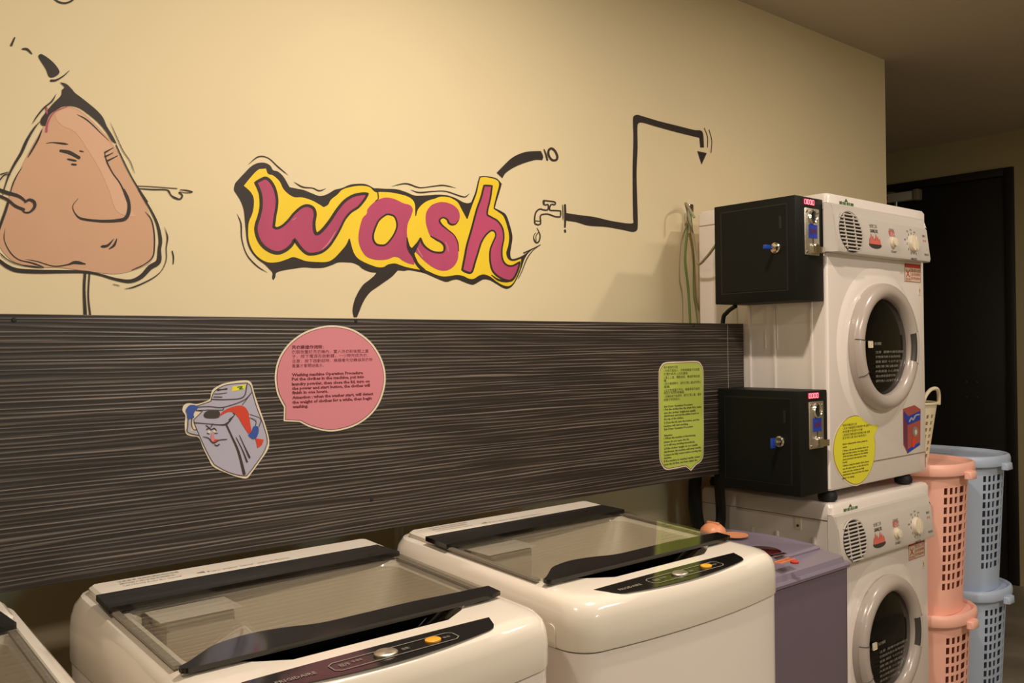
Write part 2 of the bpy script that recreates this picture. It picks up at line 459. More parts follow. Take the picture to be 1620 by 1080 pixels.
wl = A_([(225,252,1),(260,232),(305,214),(345,240),(380,300),(398,380),(396,450),(382,530),(372,612,1),(398,622),(440,605),(490,560),(540,500),(600,450),(650,438),(695,460),(710,510),(700,580),(706,645),(725,668),(770,635),(830,560),(890,470),(950,400),(1020,357),(1090,342),(1137,342,1),(1110,390),(1060,450),(1000,490),(950,550),(910,630),(870,700),(820,770),(760,815),(690,832),(640,825),(590,780),(540,712,1),(520,755),(470,800),(410,822),(350,810),(290,770),(250,715),(228,640),(235,580),(255,520),(270,440),(265,350),(245,290)])
al = B_([(210,340),(290,260),(380,222),(460,225),(530,250),(590,280),(660,300),(690,345),(672,420),(640,490),(628,570),(632,650),(640,750),(680,820),(705,890),(705,935,1),(640,920),(580,890),(540,860),(490,852),(430,875),(360,885),(280,880),(200,850),(150,790),(118,710),(112,630),(125,540),(155,440),(200,390)])
sl = B_([(990,267),(1060,275),(1130,305),(1180,360),(1192,430),(1170,480),(1120,505),(1080,502),(1062,470),(1045,440),(1005,435),(977,460),(985,500),(1030,540),(1090,590),(1150,650),(1175,720),(1177,800),(1170,880),(1130,950),(1060,995),(980,995),(900,960),(820,900),(760,840),(712,770),(765,665,1),(800,722),(850,765),(910,795),(1005,800),(1025,750),(1000,700),(940,670),(880,630),(850,560),(830,480),(835,380),(880,310),(930,282)])
hl = C_([(540,172,1),(605,175,1),(590,280),(565,400),(600,430),(650,460),(690,520),(700,600),(685,690),(690,770),(720,815),(770,825),(832,793,1),(815,860),(775,935),(730,945),(660,915),(610,865),(590,790),(590,700),(610,640),(635,580),(625,545),(595,540),(550,580),(515,640),(490,720),(465,800),(440,875),(400,877),(362,857,1),(385,740),(400,660),(440,520),(480,370),(515,270)])
al_in = B_([(400,405),(440,400),(490,420),(515,470),(520,530),(495,600),(450,670),(400,720),(350,728),(300,715),(270,670),(268,610),(290,540),(330,460)])
for L_, wd, nm in ((wl, 4.6, 'w'), (al, 0, 'a'), (sl, 0, 's'), (hl, 2.8, 'h')):
    p_ = part('letter', M_mag, wash, lambda b: fill(b, W, L_, .0020), label='magenta letter ' + nm)
    if wd:
        b2 = NB(); stroke(b2, W, L_, [wd, wd*.8, wd*1.1, wd*.7, wd*1.15, wd], .0026, closed=True)
        obj('letter_outline', local(b2, wash), M_paint, p_, smooth=None)
part('letter_counter', M_yel, wash, lambda b: fill(b, W, al_in, .0024))
def bl(b):
    stroke(b, W, al_in, 2.6, .0028, closed=True)
    stroke(b, W, B_([(628,645),(642,740),(672,790),(700,850),(740,930),(810,1000)]), [1.2,5,8,4.5,4.5,5.5], .0028)
    stroke(b, W, B_([(770,652),(738,715),(688,790)]), [1.6,4.5,9], .0028)
    stroke(b, W, B_([(770,655),(800,718),(850,767),(920,800),(1010,800),(1028,745),(1000,700),(940,665),(880,630)]), [3.5,3,2.6,2.6,3,3.2,2.6,2.4,1.2], .0028)
    stroke(b, W, B_([(1060,455),(1075,490),(1110,508),(1150,498),(1180,460)]), [2.4,2.6,2.4,1.6,.8], .0028)
    stroke(b, W, B_([(1062,455),(1020,432),(985,445),(975,470),(1000,510),(1060,560),(1130,620),(1170,700),(1178,790)]), [2,1.8,2,2.6,2.2,1.4,1.2,1.4,1], .0028)
    stroke(b, W, A_([(1218,325),(1222,380),(1200,402)]), 1.3, .0028)
    stroke(b, W, C_([(600,900),(660,940),(735,950),(780,925)]), [1,3,3,1], .0027)
part('inner_brush_lines', M_paint, wash, bl)
def pk(b):
    for q in ([(1035,690),(1060,740),(1072,800)], [(725,730),(760,800),(800,860)], [(655,810),(690,830)]):
        stroke(b, W, B_(q), 1.4, .0023, taper=True)
    stroke(b, W, A_([(520,560),(560,535)]), 1.2, .0023, taper=True)
    stroke(b, W, A_([(880,640),(820,740),(760,800)]), [1,2,1.2], .0023, taper=True)
part('pale_streaks', M_pnk, wash, pk)
def ml(b):
    for q in ([(120,115),(165,80),(210,85),(255,125),(300,162)], [(325,192),(365,215),(410,220),(440,232),(470,222)], [(765,212),(830,200),(890,218),(950,212),(1000,208),(1055,220)],
              [(850,228),(890,240),(950,235),(1010,235),(1090,260),(1115,245)], [(70,335),(88,380),(92,450),(115,520),(160,570),(207,600)]):
        stroke(b, W, K_(q), [1.2,2.2,1.4,2,1.2], .0012, taper=True)
part('motion_lines', M_thin, wash, ml)

hose = mroot('painted_hose', 830, 260, 'short painted black hose arc ending in two rings above the letter h')
part('hose', M_paint, hose, lambda b: fill(b, W, H_([(190,665,1),(340,510),(480,380),(620,300),(780,250),(920,238),(1065,235,1),(1110,345),(1090,415,1),(960,410),(840,440),(700,485),(560,545),(430,620),(350,690),(305,770,1)]), .0012))
part('ring', M_thin, hose, lambda b: stroke(b, W, H_([(1125,205),(1160,300),(1190,415)]), [1.8,2.8,2.8], .0012))
part('ring', M_thin, hose, lambda b: stroke(b, W, H_([(1275,185),(1340,235),(1385,330),(1375,400),(1310,420),(1250,380),(1212,300),(1218,220)]), 3.6, .0012, closed=True))

tap = mroot('painted_tap', 870, 330, 'small painted outline tap with a water drop left of the pipe')
def tp(b):
    stroke(b, W, G_([(610,362,1),(520,355),(430,350),(425,300),(450,252),(512,255),(515,215),(440,197),(315,185,1),(318,240),(345,262),(390,252),(402,290),(385,345),(320,345),(255,330),(195,375),(170,450),(165,530),(172,580,1),(225,600),(268,582,1),(268,530),(262,460),(290,425),(380,415),(450,435),(520,460),(602,466,1),(612,420)]), 2.2, .0012, closed=True, k=3)
    stroke(b, W, G_([(170,530),(225,536),(268,540)]), 1.4, .0012)
    stroke(b, W, G_([(320,190),(325,250)]), 3, .0012)
part('tap_outline', M_thin, tap, tp)
def dp(b):
    stroke(b, W, G_([(208,655),(240,720),(260,790),(245,870),(210,905),(170,880),(150,820),(165,760),(188,735)]), [1,1.6,2,2.2,2.6,1.8,1,.8], .0012)
    stroke(b, W, G_([(235,725),(190,790),(192,870)]), 1.2, .0012)
part('water_drop', M_thin, tap, dp)
part('splash', M_thin, tap, lambda b: (stroke(b, W, G_([(265,940),(150,1000),(-20,1080)]), [1,1.6,2], .0014), stroke(b, W, C_([(1000,655),(940,700),(890,770),(850,870),(820,930)]), [.8,1,1.6,1.2,.8], .0014)))

pipe = mroot('painted_pipe', 1003, 350, 'painted black zigzag pipe with a downward arrow at its end')
part('flange', M_paint, pipe, lambda b: (stroke(b, W, G_([(685,258),(690,450),(684,640)]), [3.2,3.6,2.6], .0012), stroke(b, W, G_([(643,250),(650,400),(652,520)]), 1.3, .0012, taper=True), stroke(b, W, G_([(684,690),(690,722)]), 3, .0012)))
part('pipe_run', M_paint, pipe, lambda b: fill(b, W, I_([(270,672,1),(330,682),(430,695),(540,720),(648,732),(652,700,1),(650,560),(650,400),(654,250),(652,130),(672,114),(700,120),(800,150),(900,175),(1000,200),(1040,204),(1052,230),(1056,300,1),(1035,300,1),(1030,245,1),(960,228),(880,208),(780,180),(700,158),(678,172),(678,300),(672,450),(676,600),(678,760),(655,780),(600,770),(500,752),(400,745),(330,725),(272,716,1)]), .0012))
part('arrowhead', M_paint, pipe, lambda b: fill(b, W, I_([(1018,320),(1072,332),(1042,397)]), .0012, smooth=False))
part('motion_lines', M_thin, pipe, lambda b: (stroke(b, W, I_([(1058,190),(1076,240),(1076,298)]), 1.1, .0012), stroke(b, W, I_([(1085,200),(1100,260),(1096,330)]), 1.1, .0012)))

nose = mroot('painted_nose_figure', 130, 470, 'painted flesh coloured nose shaped figure with black cap and thin stick limbs')
J_ = crop(0, 0, 2.078)
part('body', M_skin, nose, lambda b: fill(b, W, J_([(150,400),(180,362),(225,350),(270,368),(330,425),(375,480),(415,560),(460,640),(490,700),(505,760),(508,830),(490,865),(440,888),(380,900),(300,893),(200,880),(130,878),(50,862),(5,820),(-5,780),(5,730),(28,650),(60,570),(100,490),(135,430)]), .0010))
part('light_patch', M_skinl, nose, lambda b: fill(b, W, E_([(470,330),(560,280),(640,290),(730,350),(830,440),(920,560),(960,640),(900,720),(960,840),(1040,950),(1090,1100),(1150,1200),(1000,1160),(930,980),(850,800),(740,620),(640,480),(520,420)]), .0013))
part('cap', M_paint, nose, lambda b: fill(b, W, E_([(510,55,1),(565,70),(610,112),(640,147),(690,185),(760,240),(830,300),(880,360),(910,430),(960,510),(997,582,1),(955,555),(900,470),(840,400),(770,340),(690,282),(620,258),(540,262),(470,300),(420,340),(385,430,1),(350,415),(350,370),(400,300),(460,230),(520,170),(530,120),(550,97)]), .0018))
def st(b, cv, lst, h=.0016, taper=True):
    for q in lst:
        stroke(b, W, cv(q[0]), q[1], h, taper=q[2] if len(q) > 2 else taper)
part('tassel_marks', M_paint, nose, lambda b: (fill(b, W, Z_([(355,463),(450,530),(507,612),(470,655),(420,657),(390,590),(328,488)]), .0012),
    st(b, Z_, [([(125,322),(95,390)],[2,3.4],False), ([(183,420),(230,422),(275,465)],[2.5,4,2.5]), ([(435,690),(480,685),(540,650),(590,605)],[4,3,2,.8],False), ([(455,-15),(500,18),(555,28),(605,12),(635,-15)],3,False)], .0012)))
part('outline', M_paint, nose, lambda b: (st(b, E_, [([(350,380),(290,450),(230,550),(180,660),(120,760),(75,850),(40,950),(15,1040)],[1.5,3,4.5,4,3,1.8,1.6]), ([(480,155),(440,220),(380,270),(320,340),(272,415)],[1,2.4,2.6,2,1]),
        ([(360,455),(320,550),(235,700)],[1.4,3,2.5]), ([(190,780),(150,840),(110,920),(80,1030)],[.8,1.3,1.5,1.2]), ([(990,590),(1050,720),(1120,860),(1180,960),(1255,1075)],[1.8,2,2,2.4,2.8],False),
        ([(940,395),(990,510),(1050,640),(1110,730),(1150,835)],[.8,1.2,1]), ([(655,330),(730,370),(800,430),(870,500),(935,560)],[1.6,2.2,2,1.2,.6])]),
    st(b, F_, [([(70,85),(40,180),(0,290),(-15,340)],[3.5,4,4,3],False), ([(40,310),(33,400),(80,500),(150,560),(250,585),(350,620)],[.8,1.2,1.6,1.4,2,3]), ([(-10,500),(60,560),(160,600),(350,625)],[2,1.4,1.4,3]),
        ([(200,555),(300,575),(430,612),(540,600),(600,582),(685,595)],[.8,1.2,1.4,2,5,5]), ([(-10,565),(60,615),(140,645),(300,655),(500,655),(680,658),(800,680),(920,715),(1040,732),(1130,695),(1200,622),(1268,575),(1275,480),(1283,400),(1260,280),(1210,170),(1150,70),(1108,0)],[5,6,6.5,6,5,4,3.2,4,5.5,7,8,8,5,5.5,4,3,3,2.6],False),
        ([(1160,175),(1210,240),(1232,340),(1235,450),(1220,540),(1150,600),(1050,645)],[1.4,1.8,2,2,2,1.4,3]), ([(1315,295),(1340,380),(1330,470),(1330,560),(1290,650),(1210,715),(1080,775),(995,795)],[1,2.4,1.4,1.2,1.2,2,2.4,1.6]),
        ([(1378,490),(1388,540),(1386,595)],[1.6,2,1.2],False), ([(900,755),(960,770)],1)])))
part('face_lines', M_paint, nose, lambda b: (st(b, E_, [([(390,578),(450,570),(580,585)],[.8,1.6,4]), ([(515,640),(590,655),(675,700)],[4,6,5],False), ([(675,640),(715,650)],2), ([(570,710),(655,728)],3), ([(605,755),(655,760)],3),
        ([(895,655),(965,615)],[3,1.2],False), ([(895,692),(962,658)],[3,1.2],False), ([(910,730),(1003,683)],[3,1.2],False), ([(890,650),(910,730),(960,830),(1030,930),(1095,1085)],[1.2,2.2,2,2.2,3.6],False)]),
    st(b, F_, [([(990,0),(1025,80),(1030,170),(1000,232),(930,248),(860,252),(780,250),(650,232),(600,190),(582,130),(625,70)],[3.4,4.6,6,6,5,4.4,4,3.4,1.6,1,.6],False), ([(805,455),(860,447),(912,392)],[4.5,4,1]), ([(868,477),(912,445),(936,388)],[1.5,4,1.4])]), ), )
part('arm', M_paint, nose, lambda b: (st(b, E_, [([(1160,940),(1280,945),(1512,962)],1.2,False), ([(1180,962),(1300,970),(1430,975),(1460,1020),(1512,1045)],[1.2,2,1.6,1.8,1.4],False)]), st(b, F_, [([(1345,10),(1385,60),(1440,75),(1458,45),(1432,20),(1500,25),(1540,18),(1490,5),(1440,0)],[1.6,2,2.8,2,1,1.4,2,1],False)])))
part('arm', M_paint, nose, lambda b: (st(b, F_, [([(-10,0),(60,25),(130,45),(170,65),(200,90)],[5,5.4,5,4,3],False), ([(-10,48),(60,80),(120,130),(190,160)],[4,4,4.5,4.5],False), ([(200,100),(235,80),(272,100),(275,140),(240,178),(200,182),(178,165)],[3,4,5,4.4,3,2,2],False)], .0022), st(b, J_, [([(-5,575),(30,565)],[2,1.5]), ([(-8,600),(15,575),(35,575)],[2,2,1.2])], .0022)))
part('leg', M_paint, nose, lambda b: st(b, F_, [([(680,665),(673,800),(682,1010)],[4,4,5.4],False), ([(715,672),(706,850),(722,1010)],[2.4,2.4,3],False)], .0014))
part('cap_trim', M_mag, nose, lambda b: st(b, E_, [([(395,262),(400,330)],2.5), ([(575,262),(480,300),(432,350),(402,420),(395,478)],[.8,1.2,1.8,2.4,3],False)], .0020))
# ------------------------------------------------------------------ dark grooved panel standing off the wall
PY, PZ0, PZ1, PXR = 1.592, CH-.378, CH+.0615, 2.266
PXL = XL+.002
PSEAM = 2.188
pan = empty('splash_panel', (1.1, PY+.02, PZ0), 'long dark grooved wood laminate panel in front of the cream wall', 'wall panel')
def pl_(bm): return local(bm, pan)
obj('board', pl_(box(NB(), PXL, PSEAM-.0012, PY, PY+.018, PZ0, PZ1, .001, 1)), M_wood, pan)
obj('board', pl_(box(NB(), PSEAM+.0012, PXR, PY, PY+.018, PZ0, PZ1, .001, 1)), M_wood, pan)
obj('edge_strip', pl_(box(NB(), PSEAM-.0012, PSEAM+.0012, PY+.0004, PY+.016, PZ0+.07, PZ1)), M_greyp, pan, smooth=None)
obj('light_block_ledge', pl_(box(NB(), PXL, 1.60, PY+.0185, YW-.001, PZ1-.022, PZ1-.004, .001, 1)), M_wood, pan)  # unseen ledge added to keep light off the wall below the panel
for bx_ in (-.9, .05, 1.06, 2.02):
    obj('batten', pl_(box(NB(), bx_-.02, bx_+.02, PY+.019, YW-.001, PZ0+.006, PZ1-.05, .002, 1)), M_dark, pan)
for px, py in ((22, 506), (563, 507), (588, 790), (1097, 515)):
    P0 = Plane((0, PY, CH), (1, 0, 0), (0, 0, 1), (0, -1, 0)); u, v = P0.uv(px, py)
    obj('screw', pl_(lathe(NB(), [(.0005, PY-.002), (.003, PY-.0018), (.004, PY)], 10, (u, 0, CH+v), 'Y')), M_blkm, pan)

# ------------------------------------------------------------------ signs stuck on the panel
P = Plane((0, PY, CH), (1, 0, 0), (0, 0, 1), (0, -1, 0))
def slab(root, name, m, pl, pts, h0, h1, sm=True, label=None):
    """thin die-cut sheet with its own thickness"""
    Pp = herm(pts, True, 5) if sm else [Vector(p[:2]) for p in pts]
    bm = NB(); fill(bm, pl, [tuple(p) for p in Pp], h1, smooth=False)
    Q = [pl.uv(*p) for p in Pp]
    a = [bm.verts.new(pl.at(q, h0)) for q in Q]; b = [bm.verts.new(pl.at(q, h1)) for q in Q]
    for i in range(len(Q)):
        j = (i+1) % len(Q); bm.faces.new((a[i], a[j], b[j], b[i]))
    bmesh.ops.remove_doubles(bm, verts=bm.verts, dist=1e-7)
    return obj(name, local(bm, root), m, root, smooth=None, label=label)
def inset(pts, f, c=None):
    cx, cy_ = c or (sum(p[0] for p in pts)/len(pts), sum(p[1] for p in pts)/len(pts))
    return [(cx+(p[0]-cx)*f, cy_+(p[1]-cy_)*f) + tuple(p[2:]) for p in pts]
def lines(root, pl, rows, h, m, name='printed_text', bold=0.0):
    bm = NB()
    for s_, xl, yb, xr, hp in rows: text_px(bm, pl, s_, xl, yb, xr, hp, h, bold)
    return obj(name, local(bm, root), m, root, smooth=None)

Q_ = crop(270, 500, 3.857)
po = Q_([(688,640,1),(690,555,1),(668,515),(645,460),(634,365),(656,262),(715,172),(800,105),(900,67),(1000,56),(1110,80),(1200,138),(1260,210),(1300,300),(1310,400),(1282,510),(1230,592),(1150,655),(1060,690),(960,703),(850,677),(785,645,1)])
ps = empty('speech_bubble_sign', P.at(P.uv(520, 600), 0), 'round pink speech bubble sign with washing machine instructions on the dark panel', 'sign')
slab(ps, 'backing', M_border, P, po, .0002, .0010)
part_c = (520, 599)
slab(ps, 'dark_rim', M_bprint, P, inset(po, .967, part_c), .001, .0013)
slab(ps, 'pink_face', M_cpink, P, inset(po, .957, part_c), .0013, .0016)
cj = [('洗衣機操作流程：',460.8,551.5,511.6,6.5),('衣服放置於洗衣機內，置入洗衣粉後關上蓋',460.8,559,582.4,6.2),('子，按下電源及啟動鍵，一小時完成洗衣。',461.2,566,582,6.2),('注意：按下啟動鈕時，機器會先空轉偵測衣物',461.2,573.5,588.7,6.2),('重量才會開始進水。',461.5,581,511.6,6.2)]
lines(ps, P, cj, .0018, M_bprint)
lines(ps, P, cj[:1], .0019, M_bprint, bold=.02)
en = [('Washing machine Operation Procedure',461,595,573.7,6.7),('Put the clothes in the machine, put into',461,601.8,575.6,6.7),('laundry powder, then close the lid, turn on',461,609.6,584.2,6.7),('the power and start button, the clothes will',461.3,616.5,584.7,6.7),('finish in one hours.',461.5,623.3,518.5,6.7),('Attention : when the washer start, will detect',461.6,631,589.9,6.7),('the weight of clothes for a while, then begin',461.8,638.4,587.6,6.7),('washing.',462,645.5,487.1,6.7)]
lines(ps, P, en, .0018, M_bprint, bold=.045)

T_ = crop(1020, 550, 5.142)
go = T_([(165,118),(300,110),(425,108),(458,135),(475,190),(476,400),(476,860),(458,920),(412,955,1),(375,1000,1),(332,966,1),(180,992),(140,960),(118,890),(115,600),(113,200),(130,148)])
gs = empty('tall_green_sign', P.at(P.uv(1077, 656), 0), 'tall narrow green speech bubble sign with spin dryer instructions beside the coin boxes', 'sign')
slab(gs, 'backing', M_border, P, go, .0002, .0010)
slab(gs, 'dark_rim', M_bprint, P, inset(go, .975, (1077, 656)), .001, .0013)
slab(gs, 'green_face', M_cgreen, P, inset(go, .965, (1077, 656)), .0013, .0016)
gy = [565+v/10.8 for v in (170,228,285,345,398,450,505,565,610,668,725)]
gx = [1035+v/10.8 for v in (395,765,565,770,215,790,270,770,500,795,430)]
gt = ['脫水機操作流程','1.先將衣服放入，衣物請盡量平均放置','於槽內再放上白色壓板','2.蓋上上蓋，轉動按鈕，機器即開始運','轉。','3.脫水機運轉中，請勿打開上蓋以免停止','運轉。','4.如衣物重量不平均，機器會劇烈搖晃','請固定後再移動機器','5.若機器劇烈搖晃時，請先打開上蓋，重新','調整衣物再脫水']
lines(gs, P, [(t, 1049.4, y+2.2, x, 4.9) for t, y, x in zip(gt, gy, gx)], .0018, M_dprint)
ge = [('Spin Dryer Operation Procedure',838,650,0),('1.Put the clothes into the dryer first, make',890,795,0),('sure the clothes’ weight are equally',948,700,0),('distributed, and put the white board on',1000,755,0),('the top of the clothes.',1055,495,0),
 ('2.Close the lid, turn the button, and the',198,765,1),('machine will start working.',255,575,1),('Spin Dryer Operation Procedure',308,655,1),('Attention',415,300,1),('1.When the machine is functioning,',465,700,1),('please do not open the lid,',525,590,1),('or it will stop working immediately.',580,690,1),('2.If the clothes’ weight do not equally',640,735,1),('distributed, the machine will sway heavily.',695,795,1),('3.please be fully secure before moving the',750,795,1),('machine.',800,290,1),('If the machine is swaying heavily, please',855,775,1),('open the lid first, and then adjust the',910,730,1)]
lines(gs, P, [(t, 1049.6, (650 if f else 565)+y/10.8+1.9, 1035+x/10.8, 4.6) for t, y, x, f in ge], .0018, M_dprint, bold=.03)

S_ = crop(285, 595, 6.547)
ws = empty('washer_sticker', P.at(P.uv(358, 680), 0), 'cut-out cartoon sticker of a grey washing machine with blue gloves and red cloth', 'sticker')
so = S_([(345,130),(440,78),(560,52),(690,42),(738,75),(765,170),(805,290),(862,450),(908,600),(921,690),(903,765),(822,885),(742,995),(690,1055),(615,1048),(495,1008),(345,938),(295,860),(235,740),(190,637),(110,618),(58,592),(45,500),(52,410),(22,355),(36,300),(90,278),(180,286),(300,240),(318,180)])
slab(ws, 'backing', M_border, P, so, .0002, .0010)
def sp(name, m, fn, h=None, **k):
    bm = NB(); fn(bm); return obj(name, local(bm, ws), m, ws, smooth=None, **k)
body = S_([(365,145),(450,97),(560,77),(690,68,1),(725,100),(748,180),(790,320),(850,480),(893,620),(900,690,1),(860,790),(765,930),(685,1030,1),(600,1022),(480,985),(352,915,1),(300,830),(240,710),(190,600),(150,500),(138,450,1),(228,362,1),(165,350),(162,310,1),(315,258,1),(335,190)])
sp('machine_body', M_lilac, lambda b: (fill(b, P, body, .0013), stroke(b, P, S_([(100,430),(92,500),(100,570),(190,600)]), 5.2, .0014), stroke(b, P, S_([(720,410),(800,440),(790,520)]), 5, .0017)))
def wln(b):
    s2 = lambda q, w_, h=.0019: stroke(b, P, S_(q), ([q_*1.05 for q_ in w_] if isinstance(w_, list) else w_*1.05), h)
    s2([(140,480),(270,490),(400,502),(480,490),(560,400)], [1.6,1.2,1.6,3,1]); s2([(470,490),(530,620),(600,780),(660,1010)], [2.5,2.6,3.4,4.4])
    s2([(320,238),(480,240),(650,215),(690,80)], [1.6,1.4,1.6,1.2]); s2([(165,318),(300,312),(440,320),(650,250),(740,165)], 1.2)
    s2([(165,354),(300,348),(440,347),(445,320)], 1.2); s2([(640,295),(660,270),(735,170)], 1); s2([(500,450),(560,400),(545,380)], 1.2)
    s2([(235,625),(290,640),(340,690),(400,660),(480,652)], [1,1.4,2,1.4,1.2]); s2([(265,508),(300,535)], 1.6); s2([(335,490),(315,525)], 1.4)
    s2([(355,710),(380,718),(402,702)], 1.8); s2([(575,630),(640,760),(690,885)], [1,1.6,2.6]); s2([(610,610),(660,720),(715,840)], [1,1.4,3])
    s2([(345,212),(430,214)], 1.4); s2([(385,142),(430,136),(480,130)], [3,1.6,2.4]); s2([(350,182),(410,180),(480,170)], 1)
    s2([(80,440),(75,520),(75,580),(190,612)], 1.2); s2([(118,435),(115,500),(135,550),(165,555)], 1.2); s2([(720,395),(830,440),(812,520)], 1); s2([(722,430),(780,465),(775,520)], 1)
    s2([(270,548),(300,538),(318,555)], 1.8); s2([(328,548),(350,538),(370,560)], 1.8); s2([(275,590),(300,598)], 1); s2([(350,590),(385,590)], 1)
    stroke(b, P, body, 1.1, .0015, closed=True)
sp('black_lines', M_dprint, wln)['kind'] = 'stuff'
sp('drum_opening', M_dkgrey, lambda b: fill(b, P, S_([(270,362),(360,357),(405,365),(395,430),(270,435),(238,405)]), .0016))
cl_ = sp('cloth', M_cloth, lambda b: (fill(b, P, S_([(390,425,1),(440,362),(520,322),(610,302),(670,322),(710,390),(720,470),(738,580,1),(700,592,1),(640,500),(600,430),(550,378),(500,367),(440,395)]), .0018), fill(b, P, S_([(768,640,1),(862,655,1),(850,690),(838,715),(795,745,1),(785,690)]), .0018), fill(b, P, S_([(310,655),(395,655),(380,672),(340,684)]), .00195)))
sp('glove', M_glove, lambda b: fill(b, P, S_([(55,350),(85,305),(120,295),(165,305),(178,330),(150,360),(135,395),(138,430),(75,440),(68,395)]), .0021))
sp('glove', M_glove, lambda b: fill(b, P, S_([(702,605),(735,570),(755,520),(800,520),(808,575),(785,635),(750,650),(720,630)]), .0021))
sp('nose', M_cpink, lambda b: fill(b, P, S_([(325,585),(342,600),(352,650),(335,675),(314,655),(316,610)]), .0021))
sp('eye', M_border, lambda b: (fill(b, P, S_([(280,575),(300,560),(312,575),(300,590)]), .0018), fill(b, P, S_([(335,568),(355,555),(368,568),(352,580)]), .0018)))
sp('yellow_plate', M_cyel, lambda b: fill(b, P, S_([(540,105),(678,84),(660,135),(530,155)]), .0016, smooth=False))
sp('plate_mark', M_gprint, lambda b: (stroke(b, P, S_([(590,112),(640,108),(610,130),(645,128)]), 1.6, .0018)))
# ------------------------------------------------------------------ top-loading washers
def rring(x0, x1, y0, y1, r, zf, bow=0.0, ffn=None, ns=10, nc=5):
    pts = []
    def side(a, b):
        for i in range(ns): t = i/ns; pts.append((a[0]*(1-t)+b[0]*t, a[1]*(1-t)+b[1]*t))
    def corner(cx, cy_, a0):
        for i in range(nc): a = a0 + (math.pi/2)*i/nc; pts.append((cx+r*math.cos(a), cy_+r*math.sin(a)))
    side((x0+r, y0), (x1-r, y0)); corner(x1-r, y0+r, -math.pi/2)
    side((x1, y0+r), (x1, y1-r)); corner(x1-r, y1-r, 0)
    side((x1-r, y1), (x0+r, y1)); corner(x0+r, y1-r, math.pi/2)
    side((x0, y1-r), (x0, y0+r)); corner(x0+r, y0+r, math.pi)
    out = []
    for x, y in pts:
        xc = (x-(x0+x1)/2)/((x1-x0)/2); f = max(0, min(1, (y1-y)/(y1-y0)))**3
        y2 = y - bow*(1-xc*xc)*f
        if ffn: y2 -= ffn(x)*f
        out.append((x, y2, zf(x, y2)))
    return out
def loft(bm, rings, cap0=False, cap1=False):
    R = [[bm.verts.new(p) for p in r] for r in rings]; n = len(R[0])
    for a, b in zip(R, R[1:]):
        for i in range(n): bm.faces.new((a[i], a[(i+1) % n], b[(i+1) % n], b[i]))
    if cap0: bm.faces.new(R[0][::-1])
    if cap1: bm.faces.new(R[-1])
    return bm
WW, WD = .575, .570
def zt(x, y): return .9862 + .047*y
def sm(t): t = max(0, min(1, t)); return t*t*(3-2*t)
def ffn(x): return .056*sm((x-.085)/.06)*sm((WW-.085-x)/.06)
LBL = [0]
